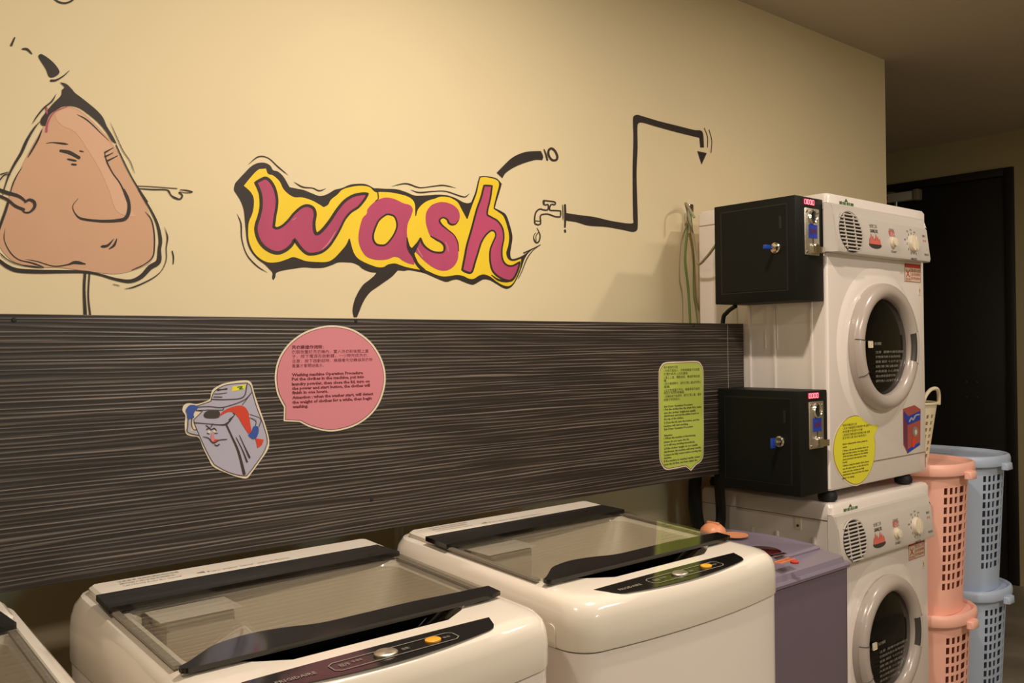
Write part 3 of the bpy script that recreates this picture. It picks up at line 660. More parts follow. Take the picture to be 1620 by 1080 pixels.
def washer(x, y, label, full=True, rz=0.0):
    t = empty('top_loading_washer', (x, y, 0), label, 'washing machine', 'white top-loading washers along the panel', (0, 0, rz))
    c = lambda z: (lambda x_, y_: z)
    BOW = .026
    bm = NB(); loft(bm, [rring(.006, WW-.006, .006, WD-.004, .040, c(.03), BOW), rring(.004, WW-.004, .004, WD-.004, .042, c(.05), BOW), rring(.003, WW-.003, .003, WD-.003, .042, c(.9015), BOW), rring(.008, WW-.008, .008, WD-.008, .04, c(.9015), BOW)], True, True)
    obj('cabinet', bm, M_white, t)
    for fx, fy in ((.06, .06), (WW-.06, .06), (.06, WD-.06), (WW-.06, WD-.06)):
        obj('foot', lathe(NB(), [(.018, 0), (.02, .005), (.014, .03)], 14, (fx, fy, 0)), M_blkm, t)
    R = [rring(.010, WW-.010, .010, WD-.010, .04, c(.9025), BOW), rring(.001, WW-.001, .001, WD-.001, .044, c(.9045), BOW), rring(0, WW, 0, WD, .045, c(.908), BOW), rring(0, WW, 0, WD, .045, lambda a, b: .942+.03*b, BOW),
         rring(.002, WW-.002, .001, WD-.001, .045, lambda a, b: .958+.035*b, BOW), rring(.007, WW-.007, .003, WD-.002, .046, lambda a, b: .972+.04*b, BOW),
         rring(.016, WW-.016, .008, WD-.004, .048, lambda a, b: zt(a, b)-.005, BOW), rring(.028, WW-.028, .016, WD-.008, .046, lambda a, b: zt(a, b)-.0015, BOW),
         rring(.040, WW-.040, .028, WD-.016, .042, lambda a, b: zt(a, b), BOW*.95), rring(.043, WW-.043, .080, .42, .03, lambda a, b: zt(a, b), 0, lambda x_: .35*ffn(x_)),
         rring(.046, WW-.046, .128, .405, .030, lambda a, b: zt(a, b), 0, ffn), rring(.052, WW-.052, .134, .400, .034, lambda a, b: zt(a, b)-.008, 0, ffn)]
    bm = NB(); loft(bm, R); obj('top_cap', bm, M_white2, t)
    # basin below the glass
    R = [rring(.052, WW-.052, .134, .400, .034, lambda a, b: zt(a, b)-.008, 0, ffn), rring(.058, WW-.058, .140, .396, .045, c(.978), 0, lambda x_: .8*ffn(x_)), rring(.078, WW-.075, .148, .390, .07, c(.945), 0, lambda x_: .3*ffn(x_)),
         rring(.098, WW-.095, .152, .384, .09, c(.90)), rring(.110, WW-.106, .156, .378, .10, c(.880))]
    bm = NB(); loft(bm, R); obj('basin', bm, M_basin, t)
    bm = NB(); lathe(bm, [(.125, .885), (.118, .880), (.115, .86), (.12, .70), (.118, .60), (.001, .59)], 40, (WW/2, .268, 0)); obj('tub', bm, M_brush, t)
    bm = NB(); lathe(bm, [(.19, .876), (.126, .8835), (.125, .868), (.185, .86)], 40, (WW/2, .268, 0)); obj('tub_rim', bm, M_dkgrey, t)
    # dark finger recess under the front of the lid
    bm = NB(); R = [rring(.095, WW-.095, .060, .155, .028, lambda a, b: zt(a, b)-.009), rring(.11, WW-.11, .085, .165, .03, c(.968)), rring(.13, WW-.13, .11, .17, .028, c(.952))]
    loft(bm, R, False, True); obj('finger_recess', bm, M_blk, t)
    # detergent box
    bm = NB(); box(bm, .082, .190, .325, .393, .93, .997, .006); dbx = obj('detergent_box', bm, M_basin, t)
    bm = NB(); box(bm, .072, .198, .320, .394, .9985, 1.0); obj('box_label', bm, M_white2, dbx, smooth=None, label='pale paper label on the detergent box')
    # rear console
    zc = 1.021
    cz_ = lambda dz: (lambda a, b: 1.0180 + .05*(b-.455) + dz)
    bm = NB(); loft(bm, [rring(.028, WW-.028, .440, .536, .014, cz_(-.022)), rring(.028, WW-.028, .442, .535, .013, cz_(-.004)), rring(.033, WW-.033, .447, .530, .01, cz_(0))], False, True)
    con = obj('rear_console', bm, M_white2, t)
    tp = Plane((x, y, 1.0180-.05*.455), (1, 0, 0), (0, 1, .05), (0, -.05, 1))
    bm = NB()
    for i, (s_, a, b) in enumerate((('注意事項 使用前請詳閱說明書', .08, .17), ('請勿放入防水性衣物脫水', .08, .16), ('CAUTION Read the manual', .08, .165))):
        text_uv(bm, tp, s_, a-.01, .515-.013*i, b, .009, .0006)
    text_uv(bm, tp, '◄', .19, .488, .205, .012, .0006); text_uv(bm, tp, 'Pure water saver  auto balance', .21, .486, .36, .011, .0006)
    obj('printed_text', local(bm, t), M_greyp, con, smooth=None)
    # lid: hinge band, glass, front band, side rails
    def zl(yy): return .9962 + .05*yy
    def sheet(bm, pts, dz0, dz1):
        a = [bm.verts.new((p[0], p[1], zl(p[1])+dz0)) for p in pts]; b = [bm.verts.new((p[0], p[1], zl(p[1])+dz1)) for p in pts]
        n = len(pts)
        for i in range(n): bm.faces.new((a[i], a[(i+1) % n], b[(i+1) % n], b[i]))
        tr = geometry.tessellate_polygon([[Vector((p[0], p[1], 0)) for p in pts]])
        for q in tr:
            bm.faces.new([b[i] for i in q]); bm.faces.new([a[i] for i in q][::-1])
        return bm
    x0, x1 = .024, WW-.038
    lid = obj('lid_glass', sheet(NB(), [(x0, .100), (x1, .100), (x1, .450), (x0, .450)], -.004, 0), M_glass, t, smooth=None)
    obj('hinge_band', sheet(NB(), [(x0-.005, .384), (x1+.002, .396), (x1-.006, .462), (x0-.003, .458)], -.006, .003), M_blk, lid, smooth=None)
    fb = [(x0, .094), (x0+.03, .088), (WW*.5, .078), (x1-.03, .088), (x1, .094), (x1, .128), (.46, .136), (.41, .142), (.37, .140), (.33, .134), (.29, .128), (.25, .122), (.20, .118), (.15, .116), (.09, .114), (x0, .108)]
    fb = [(x0, .103, 1), (.035, .098), (.15, .097), (WW*.5, .097), (.42, .097), (.52, .099), (x1+.006, .104, 1), (x1+.008, .138, 1), (.46, .142), (.40, .146), (.30, .145), (.24, .146), (.19, .160), (.14, .166), (.09, .156), (.062, .137), (.040, .120), (x0, .111, 1)]
    fb = [tuple(p) for p in herm(fb, True, 4)]
    obj('front_band', sheet(NB(), fb, -.0055, .0012), M_blk, lid, smooth=None)
    for xa, xb in ((x0, x0+.010), (x1-.010, x1)):
        obj('side_rail', sheet(NB(), [(xa, .13), (xb, .13), (xb, .39), (xa, .39)], -.009, -.0045), M_greyp, lid, smooth=None)
    # control strip on the sloping front
    def zs(x_, yy): return zt(x_, yy) + .0006
    cpts = [(.083, .052, 1), (.20, .0545), (.275, .055), (.35, .0545), (.455, .052, 1), (.462, .046), (.436, .0085, 1), (.40, .002), (.34, -.0045), (.275, -.007), (.21, -.0045), (.15, .001), (.112, .006, 1), (.106, .010)]
    bm = NB()
    n_ = 36
    top = [(.076+(.470-.076)*i/n_) for i in range(n_+1)]
    def fy(xx): u_ = (xx-.273)/.197; return -.0175 + .020*u_*u_ + (.012*max(0, (abs(u_)-.90)/.10)**2)
    rows = []
    for j in range(7):
        r_ = []
        for xx in top:
            yb_ = fy(xx); yt_ = .043 + .003*(1-((xx-.275)/.2)**2)
            yy = yb_*(1-j/6) + yt_*j/6
            xs = .275+(xx-.275)*(.93+.07*j/6)
            r_.append(bm.verts.new((xs, yy, zs(xs, yy))))
        rows.append(r_)
    for a, b in zip(rows, rows[1:]):
        for i in range(n_): bm.faces.new((a[i], a[i+1], b[i+1], b[i]))
    strip = obj('control_strip', bm, M_blk, t)
    def ontop(bm): 
        for v in bm.verts: v.co.z += zs(v.co.x, v.co.y)
        return bm
    tl = Plane((0, 0, 0), (1, 0, 0), (0, 1, 0), (0, 0, 1))
    def rr_line(bm, xa, xb, ya, yb, wd):
        o = [(xa+.008, ya), (xb-.008, ya), (xb, ya+.006), (xb, yb-.006), (xb-.008, yb), (xa+.008, yb), (xa, yb-.006), (xa, ya+.006)]
        for a, b in zip(o, o[1:]+o[:1]):
            d = Vector((b[0]-a[0], b[1]-a[1])).normalized(); q = Vector((-d.y, d.x))*wd/2
            vs = [bm.verts.new((a[0]+q.x, a[1]+q.y, .0009)), bm.verts.new((b[0]+q.x, b[1]+q.y, .0009)), bm.verts.new((b[0]-q.x, b[1]-q.y, .0009)), bm.verts.new((a[0]-q.x, a[1]-q.y, .0009))]
            bm.faces.new(vs)
    bm = NB(); rr_line(bm, .185, .384, -.001, .027, .0016)
    text_uv(bm, tl, 'FRIGIDAIRE', .108, .010, .163, .011, .0009, .01)
    text_uv(bm, tl, '程序', .196, .009, .212, .011, .0009); text_uv(bm, tl, '強 標準', .216, .013, .232, .007, .0009); text_uv(bm, tl, '啟動', .292, .009, .304, .008, .0009); text_uv(bm, tl, '電源', .362, .011, .374, .006, .0009)
    obj('strip_print', ontop(bm), M_greyp, strip, smooth=None)
    bm = NB(); lathe(bm, [(.0175, 0), (.0175, .0025), (.015, .004), (.001, .0042)], 28, (.267, .013, 0), sy=.75); obj('dial_button', ontop(bm), M_brush, strip)
    bm = NB(); lathe(bm, [(.0125, 0), (.0125, .002), (.010, .0032), (.001, .0034)], 24, (.346, .015, 0), sy=.75); obj('power_button', ontop(bm), M_amber, strip, label='round amber button')
    # side clip cover
    bm = NB()
    pr = [(.055, .905), (.055, .930)] + [(.067+.012*math.cos(a), .930+.012*math.sin(a)) for a in [math.pi*(1-i/8) for i in range(1, 8)]] + [(.079, .930), (.079, .905)]
    a = [bm.verts.new((-.0022, p[0]-.0, p[1])) for p in pr]; b = [bm.verts.new((.002, p[0], p[1])) for p in pr]
    for i in range(len(pr)): bm.faces.new((a[i], a[(i+1) % len(pr)], b[(i+1) % len(pr)], b[i]))
    bm.faces.new(a); obj('side_clip', bm, M_white2, t)
    return t
washer(.998, 1.018, 'white top-loading washer nearest the stacked dryers, glass lid mirroring the green sign')
washer(.378, 1.018, 'white top-loading washer in the middle, below the pink sign and cartoon sticker')
washer(-.262, 1.018, 'white top-loading washer leftmost, only its right corner in view')

# ------------------------------------------------------------------ purple spin dryer
sx0, sx1, sy0, sy1 = 1.585, 2.00, 1.107, 1.50
sd = empty('spin_dryer', (sx0, sy0, 0), 'purple spin dryer with domed lid standing between white washer and stacked dryers', 'spin dryer')
SWd, SDp = sx1-sx0, sy1-sy0
c = lambda z: (lambda a, b: z)
bm = NB(); loft(bm, [rring(.012, SWd-.012, .012, SDp-.012, .04, c(.03)), rring(.004, SWd-.004, .004, SDp-.004, .03, c(.06)), rring(.002, SWd-.002, .002, SDp-.002, .02, c(.862)), rring(.01, SWd-.01, .01, SDp-.01, .02, c(.862))], True, True)
obj('cabinet', bm, M_purple2, sd)
def zd(a, b): return .900 + .010*math.sin(math.pi*max(0, min(1, b/SDp)))
bm = NB(); loft(bm, [rring(.004, SWd-.004, .004, SDp-.004, .02, c(.862)), rring(-.003, SWd+.003, -.003, SDp, .022, c(.866)), rring(-.004, SWd+.004, -.005, SDp, .022, c(.873)), rring(-.001, SWd+.001, -.002, SDp-.002, .022, c(.877)), rring(.005, SWd-.005, .006, SDp-.004, .022, c(.877)),
    rring(.008, SWd-.008, .010, SDp-.008, .02, c(.889)), rring(.022, SWd-.022, .040, SDp-.02, .02, c(.898)), rring(.030, SWd-.030, .062, SDp-.03, .02, lambda a, b: zd(a, b)-.003)], False, True)
top = obj('top_cover', bm, M_purple, sd)
bm = NB(); loft(bm, [rring(.026, SWd-.026, .058, SDp-.02, .02, lambda a, b: zd(a, b)-.004), rring(.026, SWd-.026, .058, SDp-.02, .02, lambda a, b: zd(a, b)+.001), rring(.034, SWd-.034, .066, SDp-.028, .016, lambda a, b: zd(a, b)+.004)], False, True)
obj('lid', bm, M_purple, sd)
def onlid(px, py, z=.912): 
    d = ray(px, py); k = (z-CH)/d.z; p = EYE+d*k; return (p.x-sx0, p.y-sy0)
kx, ky = onlid(1128, 836, .935)
bm = NB(); lathe(bm, [(.030, .904), (.033, .910), (.0335, .924), (.030, .936), (.021, .945), (.010, .949), (.001, .950)], 30, (kx, ky, 0))
kn = obj('timer_knob', bm, M_orange, sd, label='orange timer knob')
bm = NB(); box(bm, kx-.004, kx+.004, ky-.018, ky+.018, .944, .9525, .002); obj('knob_grip', bm, M_orange, kn)
dx, dy = onlid(1162, 848); bm = NB(); lathe(bm, [(.034, .9145), (.034, .9165), (.026, .9160), (.001, .9162)], 32, (dx, dy, 0)); obj('round_badge', bm, M_orange, sd, label='flat orange and white round badge')
dx, dy = onlid(1205, 872); bm = NB(); lathe(bm, [(.045, .9140), (.042, .9155), (.001, .9155)], 32, (dx, dy, 0)); obj('round_window', bm, mat('maroon_window', '#4a1018', .1, coat=1), sd, label='dark red round window')
dx, dy = onlid(1241, 889)
bm = NB(); box(bm, dx-.030, dx+.030, dy-.009, dy+.009, .914, .9165); pt = obj('name_plate', bm, M_orange, sd, smooth=None, label='orange printed plate')
bm = NB(); tl = Plane((sx0, sy0, .9165), (1, 0, 0), (0, 1, 0), (0, 0, 1)); text_uv(bm, tl, '脫水專用機', dx-.027, dy-.006, dx+.027, .013, .0006); obj('plate_print', local(bm, sd), M_red, pt, smooth=None)
dx, dy = onlid(1257, 892); bm = NB(); lathe(bm, [(.009, .914), (.010, .918), (.001, .922)], 16, (dx, dy, 0)); obj('indicator', bm, M_red, sd)
dx, dy = onlid(1234, 879); bm = NB(); box(bm, dx-.020, dx+.020, dy-.006, dy+.006, .913, .9165, .002); obj('catch', bm, M_chrome, sd)
dx, dy = onlid(1271, 896, .90); bm = NB(); box(bm, dx-.018, dx+.018, .052, .0575, .893, .905, .001); obj('front_tab', bm, M_red, sd)
for fx, fy in ((.05, .05), (SWd-.05, .05), (.05, SDp-.05), (SWd-.05, SDp-.05)):
    obj('foot', lathe(NB(), [(.018, 0), (.018, .01), (.014, .032)], 14, (fx, fy, 0)), M_blkm, sd)

# ------------------------------------------------------------------ stacked tumble dryers
DW, DD, DH = .590, .445, .835
def dryer(x, y, z, label, tilt=0.0, upper=True):
    t = empty('tumble_dryer', (x, y, z), label, 'tumble dryer', 'stacked tumble dryers', (0, -tilt, 0))
    F = .035                                                            # height of the feet
    c = lambda q: (lambda a, b: q)
    bm = NB(); loft(bm, [rring(.006, DW-.006, .003, DD-.004, .008, c(F)), rring(.001, DW-.001, 0, DD, .010, c(F+.006)), rring(.001, DW-.001, 0, DD, .010, c(F+DH-.05)), rring(.003, DW-.003, .002, DD-.002, .010, c(F+DH-.05))], True, True)
    cab = obj('cabinet', bm, M_white, t)
    bm = NB(); loft(bm, [rring(.004, DW-.004, .004, DD-.004, .01, c(F+DH-.05)), rring(-.002, DW+.002, -.006, DD, .014, c(F+DH-.047)), rring(-.002, DW+.002, -.006, DD, .014, c(F+DH-.012)), rring(.003, DW-.003, -.001, DD-.005, .014, c(F+DH-.003)), rring(.012, DW-.012, .010, DD-.012, .012, c(F+DH))], True, True)
    obj('top_cover', bm, M_white, t)
    # pressed ribs and access panel edges in the side sheet
    for yy in (.05, .17, .255):
        bm = NB(); box(bm, -.0028, .002, yy-.0045, yy+.0045, F+.06, F+DH-.10, .0015); obj('side_rib', bm, M_white, t)
    for ya, yb in ((.055, .16), (.20, .30)):
        bm = NB()
        for q in ([(ya, F+.40), (ya, F+.60), (ya+.012, F+.615), (yb-.012, F+.615), (yb, F+.60), (yb, F+.40)],):
            tube(bm, curve3([(0.0, a, b) for a, b in q], 3), .0014, 6)
        obj('pressed_edge', bm, M_white, t)
    for yy in (.10, .37):
        bm = NB(); box(bm, -.001, .001, yy-.010, yy+.010, F+DH-.085, F+DH-.052, .0004, 1); rc_ = obj('screw_recess', bm, M_cream, t)
        bm = NB(); lathe(bm, [(.0006, -.0032), (.004, -.003), (.004, 0)], 12, (0, yy, F+DH-.074), 'X'); obj('screw', bm, M_dkgrey, rc_)
    # raised round dome behind the door and lower front seam
    cx, cz = .286, F+.400
    bm = NB(); lathe(bm, [(.240, 0), (.236, -.001), (.226, -.004), (.212, -.0065), (.2, -.007), (.19, -.007)], 64, (cx, 0, cz), 'Y'); obj('front_dome', bm, M_white, t)
    bm = NB(); box(bm, .10, DW-.012, -.0012, .002, F+.060, F+.0625); box(bm, DW-.0135, DW-.012, -.0012, .002, F+.012, F+.0625); obj('front_seam', bm, M_seam, t, smooth=None)
    # door
    prof = []
    for i in range(15):
        a = math.pi*i/14; prof.append((.1655+.0245*math.cos(a), -.012-.030*math.sin(a)**.8))
    bm = NB(); lathe(bm, prof+[(.141, -.004), (.189, -.004), prof[0]], 72, (cx, 0, cz), 'Y')
    dr = obj('door_ring', bm, M_ring, t)
    bm = NB(); lathe(bm, [(.1415, -.010), (.140, -.016), (.12, -.022), (.08, -.028), (.04, -.031), (.001, -.032)], 64, (cx, 0, cz), 'Y'); gl_ = obj('door_glass', bm, M_dglass, t)
    def arcseg(a0, a1, r0, r1, dy):
        bm = NB(); rows = []
        for i in range(13):
            a = a0+(a1-a0)*i/12; rw = []
            for j in range(7):
                b = j/6; rr = r0+(r1-r0)*b; yy = -.012-.030*max(0, 1-((rr-.1655)/.0245)**2)**.4 - dy
                rw.append(bm.verts.new((cx+rr*math.cos(a), yy, cz+rr*math.sin(a))))
            rows.append(rw)
        for p_, q_ in zip(rows, rows[1:]):
            for j in range(6): bm.faces.new((p_[j], p_[j+1], q_[j+1], q_[j]))
        return bm
    obj('hinge_cover', arcseg(math.radians(173), math.radians(207), .1430, .1885, .0018), M_ring, dr)
    obj('pull_recess', arcseg(math.radians(-17), math.radians(15), .1440, .1585, .0016), M_dkgrey, dr, label='dark finger pull')
    obj('pull_cover', arcseg(math.radians(-18), math.radians(15), .1590, .1885, .0010), M_fascia, dr)
    for a in (173, 207):
        a = math.radians(a); bm = NB()
        tube(bm, [(cx+rr*math.cos(a), -.0135-.030*max(0, 1-((rr-.1655)/.0245)**2)**.4 - .001, cz+rr*math.sin(a)) for rr in (.1425, .150, .158, .166, .174, .182, .1885)], .0011, 6); obj('joint_line', bm, M_dkgrey, dr)
    # prints on the glass
    gp = Plane(t.matrix_basis @ Vector((cx, -.0335, cz)), t.matrix_basis.to_3x3() @ Vector((1, 0, 0)), t.matrix_basis.to_3x3() @ Vector((0, 0, 1)), t.matrix_basis.to_3x3() @ Vector((0, -1, 0)))
    gp.o = gp.o
    bm = NB()
    rng = ['注意  運轉中請勿開啟', '衣物請先脫水後再烘乾', '容量 額定 七公斤以下', '請清潔濾網', '內有高溫 小心燙傷', '禁止烘乾塑膠衣物', '請勿放入沾油衣物']
    for i, s_ in enumerate(rng): text_uv(bm, gp, s_, -.085, -.018-.014*i, .085-.008*i-(i % 2)*.012, .008, .001)
    obj('printed_text', local(bm, t), M_greyp, gl_, smooth=None)
    bm = NB(); box(bm, cx-.122, cx-.098, -.0335, -.0325, cz-.002, cz+.018, .002, 2); obj('round_label', bm, M_border, gl_, label='small pale label on the glass')
    bm = NB(); text_uv(bm, gp, '烘衣專家', -.090, .006, -.050, .010, .001, .01); obj('label_text', local(bm, t), M_greyp, gl_, smooth=None)
    # control fascia: wedge leaning out at the bottom
    f0, f1 = F+DH-.170, F+DH-.030
    xa, xb = -.010, .566
    bm = NB()
    sec = [(.004, f1), (-.008, f1), (-.014, f1-.006), (-.018, f1-.030), (-.023, f1-.038), (-.034, f0+.010), (-.032, f0+.002), (-.026, f0), (.004, f0)]
    A = [bm.verts.new((xa, p[0], p[1])) for p in sec]; B = [bm.verts.new((xb, p[0], p[1])) for p in sec]
    for i in range(len(sec)):
        if i in (2, 3, 4, 5, 6): A[i].co.x += .010; B[i].co.x -= .004
    for i in range(len(sec)): bm.faces.new((A[i], A[(i+1) % len(sec)], B[(i+1) % len(sec)], B[i]))
    bm.faces.new(A[::-1]); bm.faces.new(B)
    bmesh.ops.bevel(bm, geom=[e for e in bm.edges if abs(e.verts[0].co.x-e.verts[1].co.x) < 1e-6], offset=.003, segments=2, affect='EDGES')
    fa = obj('control_fascia', bm, M_fascia, t)
    # sloping face frame for prints and knobs
    p0 = Vector((0, -.023, f1-.038)); p1 = Vector((0, -.034, f0+.010)); vv = (p0-p1).normalized(); nn = Vector((0, -vv.z, vv.y))
    if nn.y > 0: nn = -nn
    R3 = t.matrix_basis.to_3x3()
    fp = Plane(t.matrix_basis @ Vector((0, p1.y, p1.z)), R3 @ Vector((1, 0, 0)), R3 @ vv, R3 @ nn)
    Lf = (p0-p1).length                                    # about .093
    T3 = Matrix((Vector((1, 0, 0)), vv, nn)).transposed().to_4x4(); T3.translation = Vector((0, p1.y, p1.z))
    def onf(bm): bmesh.ops.transform(bm, matrix=T3, verts=bm.verts); return bm
    # vent grille: dark pit behind louvres
    gx, gz, ga, gb = .079, Lf*.54, .064, .058
    def hw(v): 
        q = max(0, 1-(v/gb)**2); return ga*q**.5
    bm = NB(); N = 32
    ring = [(gx+(ga*math.cos(2*math.pi*i/N)*(1 if math.cos(2*math.pi*i/N) > 0 else .92)), gz+gb*math.sin(2*math.pi*i/N), .0006) for i in range(N)]
    bm.faces.new([bm.verts.new(p) for p in ring]); vg = obj('vent_grille', onf(bm), M_blkm, fa, smooth=None)
    bm = NB()
    for k in range(11):
        v = gz-gb+.006+k*.0102; h_ = hw(v-gz)
        if h_ > .012: box(bm, gx-h_*.92, gx+h_, v-.0021, v+.0021, .0006, .005, .0008, 1)
    for q in (-.030, .022): box(bm, gx+q-.002, gx+q+.002, gz-gb*.82, gz+gb*.84, .0007, .004)
    onf(bm); sl_ = obj('louvres', bm, M_fascia, fa, smooth=None)
    bm = NB(); pr = [(gx+1.03*ga*math.cos(math.radians(a)), gz+1.06*gb*math.sin(math.radians(a)), .002) for a in range(40, 141, 10)]
    tube(bm, pr, .0022, 6); obj('grille_brow', onf(bm), M_fascia, fa)
    bm = NB()
    text_uv(bm, fp, '台灣三洋', .193, Lf*.80, .236, .012, .0008); text_uv(bm, fp, 'SANLUX', .194, Lf*.64, .238, .014, .0008, .03)
    text_uv(bm, fp, '低溫高溫', .309, Lf*.78, .338, .009, .0008); text_uv(bm, fp, 'START', .305, Lf*.06, .339, .009, .0008, .01)
    text_uv(bm, fp, '機械式', .522, Lf*.74, .544, .009, .0008); text_uv(bm, fp, '時間設定', .520, Lf*.10, .550, .008, .0008)
    for a in range(-60, 241, 30):
        a = math.radians(a); text_uv(bm, fp, '|', .448+.034*math.cos(a)-.001, Lf*.45+.034*math.sin(a)-.003, .448+.034*math.cos(a)+.001, .008, .0008)
    for s_, a in (('60', 60), ('90', 90), ('120', 120), ('180', 165)):
        a = math.radians(a); text_uv(bm, fp, s_, .448+.046*math.cos(a)-.006, Lf*.45+.045*math.sin(a)-.004, .448+.046*math.cos(a)+.006, .009, .0008)
    text_uv(bm, fp, 'MINUTE', .430, Lf*.45-.052, .466, .011, .0008, .02)
    obj('printed_text', local(bm, t), M_dprint, fa, smooth=None)
    bm = NB(); text_uv(bm, fp, '乾衣', .304, Lf*.62, .342, .020, .0009, .02); text_uv(bm, fp, '風乾', .522, Lf*.58, .545, .008, .0008)
    obj('red_print', local(bm, t), M_redm, fa, smooth=None)
    bm = NB(); lathe(bm, [(.036, 0), (.036, .0009), (.001, .001)], 30, (.214, Lf*.24, 0), sy=.30); obj('logo_oval', onf(bm), M_dkgrey, fa, smooth=None)
    bm = NB()
    for i in range(7):
        q = .186+i*.0092; hgt = .020+.007*((i*5) % 3)
        vs = [bm.verts.new((q-.005, Lf*.26, .0016)), bm.verts.new((q+.005, Lf*.26, .0016)), bm.verts.new((q+.004, Lf*.26+hgt*.6, .0016)), bm.verts.new((q+.001, Lf*.26+hgt, .0016)), bm.verts.new((q-.004, Lf*.26+hgt*.55, .0016))]
        bm.faces.new(vs)
    obj('logo_flames', onf(bm), M_redm, fa, smooth=None)
    bm = NB(); lathe(bm, [(.0165, 0), (.0165, .004), (.013, .005), (.0125, .012), (.001, .0135)], 28, (.322, Lf*.40, 0)); obj('start_button', onf(bm), M_border, fa, label='cream push button')
    bm = NB(); lathe(bm, [(.0265, 0), (.0265, .005), (.024, .011), (.001, .012)], 36, (.448, Lf*.45, 0)); onf(bm); kb = obj('timer_knob', bm, M_border, fa, label='cream timer knob')
    bm = NB(); box(bm, .448-.0028, .448+.0028, Lf*.45-.021, Lf*.45+.021, .010, .0165, .002); obj('knob_grip', onf(bm), M_border, kb)
    # top edge emblem, warning label, small mark
    ep = Plane(t.matrix_basis @ Vector((0, -.006, 0)), R3 @ Vector((1, 0, 0)), R3 @ Vector((0, 0, 1)), R3 @ Vector((0, -1, 0)))
    bm = NB(); text_uv(bm, ep, '節能標章', .060, F+DH-.0285, .140, .0095, .0008, .02); text_uv(bm, ep, '▲', .088, F+DH-.0195, .108, .012, .0008)
    obj('green_emblem', local(bm, t), M_gprint, t, smooth=None)
    fr = Plane(t.matrix_basis @ Vector((0, 0, 0)), R3 @ Vector((1, 0, 0)), R3 @ Vector((0, 0, 1)), R3 @ Vector((0, -1, 0)))
    wx0, wx1, wz0, wz1 = .455, .560, F+DH-.232, F+DH-.176
    bm = NB(); box(bm, wx0, wx1, -.0012, 0, wz0, wz1); wb = obj('warning_label', bm, M_border, t, smooth=None, label='cream and red warning label')
    bm = NB(); b3 = NB(); box(b3, wx0, wx1, -.0018, -.0012, wz1-.012, wz1)
    for q in ((wx0, wx0+.0015, wz0, wz1), (wx1-.0015, wx1, wz0, wz1), (wx0, wx1, wz0, wz0+.0015), (wx0+.038, wx0+.0395, wz0, wz1-.012)): box(b3, q[0], q[1], -.0018, -.0012, q[2], q[3])
    text_uv(bm, fr, '✕', wx0+.008, wz0+.016, wx0+.032, .030, .002, .02)
    for i, s_ in enumerate(('禁止放入沾有', '油污及易燃物', '的衣物以免火')): text_uv(bm, fr, s_, wx0+.043, wz1-.024-.0125*i, wx1-.004, .011, .002)
    text_uv(bm, fr, '警告 危險', wx0+.006, wz0+.004, wx0+.034, .009, .002)
    obj('label_print', local(bm, t), M_red, wb, smooth=None); obj('label_frame', b3, M_red, wb, smooth=None)
    bm = NB(); box(bm, DW-.045, DW-.028, -.0012, 0, wz0-.040, wz0-.012); ml_ = obj('small_label', bm, M_border, t, smooth=None)
    bm = NB(); text_uv(bm, fr, '!', DW-.040, wz0-.034, DW-.035, .020, .002, .02); obj('label_mark', local(bm, t), M_red, ml_, smooth=None)
    for fx, fy in ((.040, .03), (DW-.10, .03), (.040, DD-.04), (DW-.10, DD-.04)):
        obj('foot', lathe(NB(), [(.012, 0), (.0255, .004), (.0275, .014), (.024, .026), (.012, F+.002)], 22, (fx, fy, 0)), M_blkm, t)
    return t, fr
UZ = CH-.4475
LZ = UZ-(DH+.035)
low, lfr = dryer(2.2745, 1.321, LZ, 'lower white tumble dryer of the stack, behind the purple spin dryer')
upp, ufr = dryer(2.2745, 1.321, UZ, 'upper white tumble dryer stacked on another, yellow bubble sign on its front')
# low stand under the stack
std = empty('dryer_stand', (2.272, 1.321, 0), 'low black steel stand under the two stacked dryers', 'stand')
bm = NB(); box(bm, .0, DW, .0, DD, LZ-.03, LZ, .003); obj('tray', bm, M_blkm, std)
for fx, fy in ((.02, .02), (DW-.02, .02), (.02, DD-.02), (DW-.02, DD-.02)):
    obj('leg', box(NB(), fx-.015, fx+.015, fy-.015, fy+.015, 0, LZ-.0301, .002), M_blkm, std)

# yellow bubble sign and detergent box sticker on the upper dryer's front
V_ = crop(1315, 650, 8.64)
yo = V_([(335,62),(430,85),(490,130),(535,195,1),(660,152,1),(580,345,1),(598,450),(590,600),(560,740),(490,890),(400,980),(300,1000),(180,930),(90,810),(40,680),(22,540),(40,390),(90,250),(170,140),(250,80)])
u, v = ufr.uv(1352, 710)
ysn = empty('yellow_bubble_sign', ufr.at((u, v), 0), 'yellow speech bubble sign on the lower left front of the upper dryer', 'sign')
slab(ysn, 'backing', M_border, ufr, [(x-.6, y+1.6) + tuple(k) for x, y, *k in inset(yo, 1.015, (1350, 712))], 0, .0008)
slab(ysn, 'dark_rim', M_bprint, ufr, yo, .0008, .0012)
slab(ysn, 'yellow_face', M_cyel, ufr, inset(yo, .985, (1350, 712)), .0012, .0016)
yc = ['使用乾衣機前請先注意','1.此乾衣機僅限於烘輕薄衣物 請勿','放厚重衣物或牛仔褲','2.使用乾衣機前請先使用脫水機 並確','認衣物已經 脫水後再放入']
lines(ysn, ufr, [(t, 1332.2, 650+y/8.64+2, 1315+x/8.64, 4.4) for t, y, x in zip(yc, (195,238,283,328,370), (340,515,420,520,480))], .0018, M_dprint)
ye = ['Before using tumble dryer, please be','aware','1.Please only use the tumble dryer on','light and thin clothes, for heavy, thick','cloth and jeans, please use the washer','your personal in the laundry of the','hostel.','2.Before using the tumble dryer, please','use the spin dryer on the left and to','make sure the clothes are fully','dehydrated, then put it into the dryer','prior to using.']
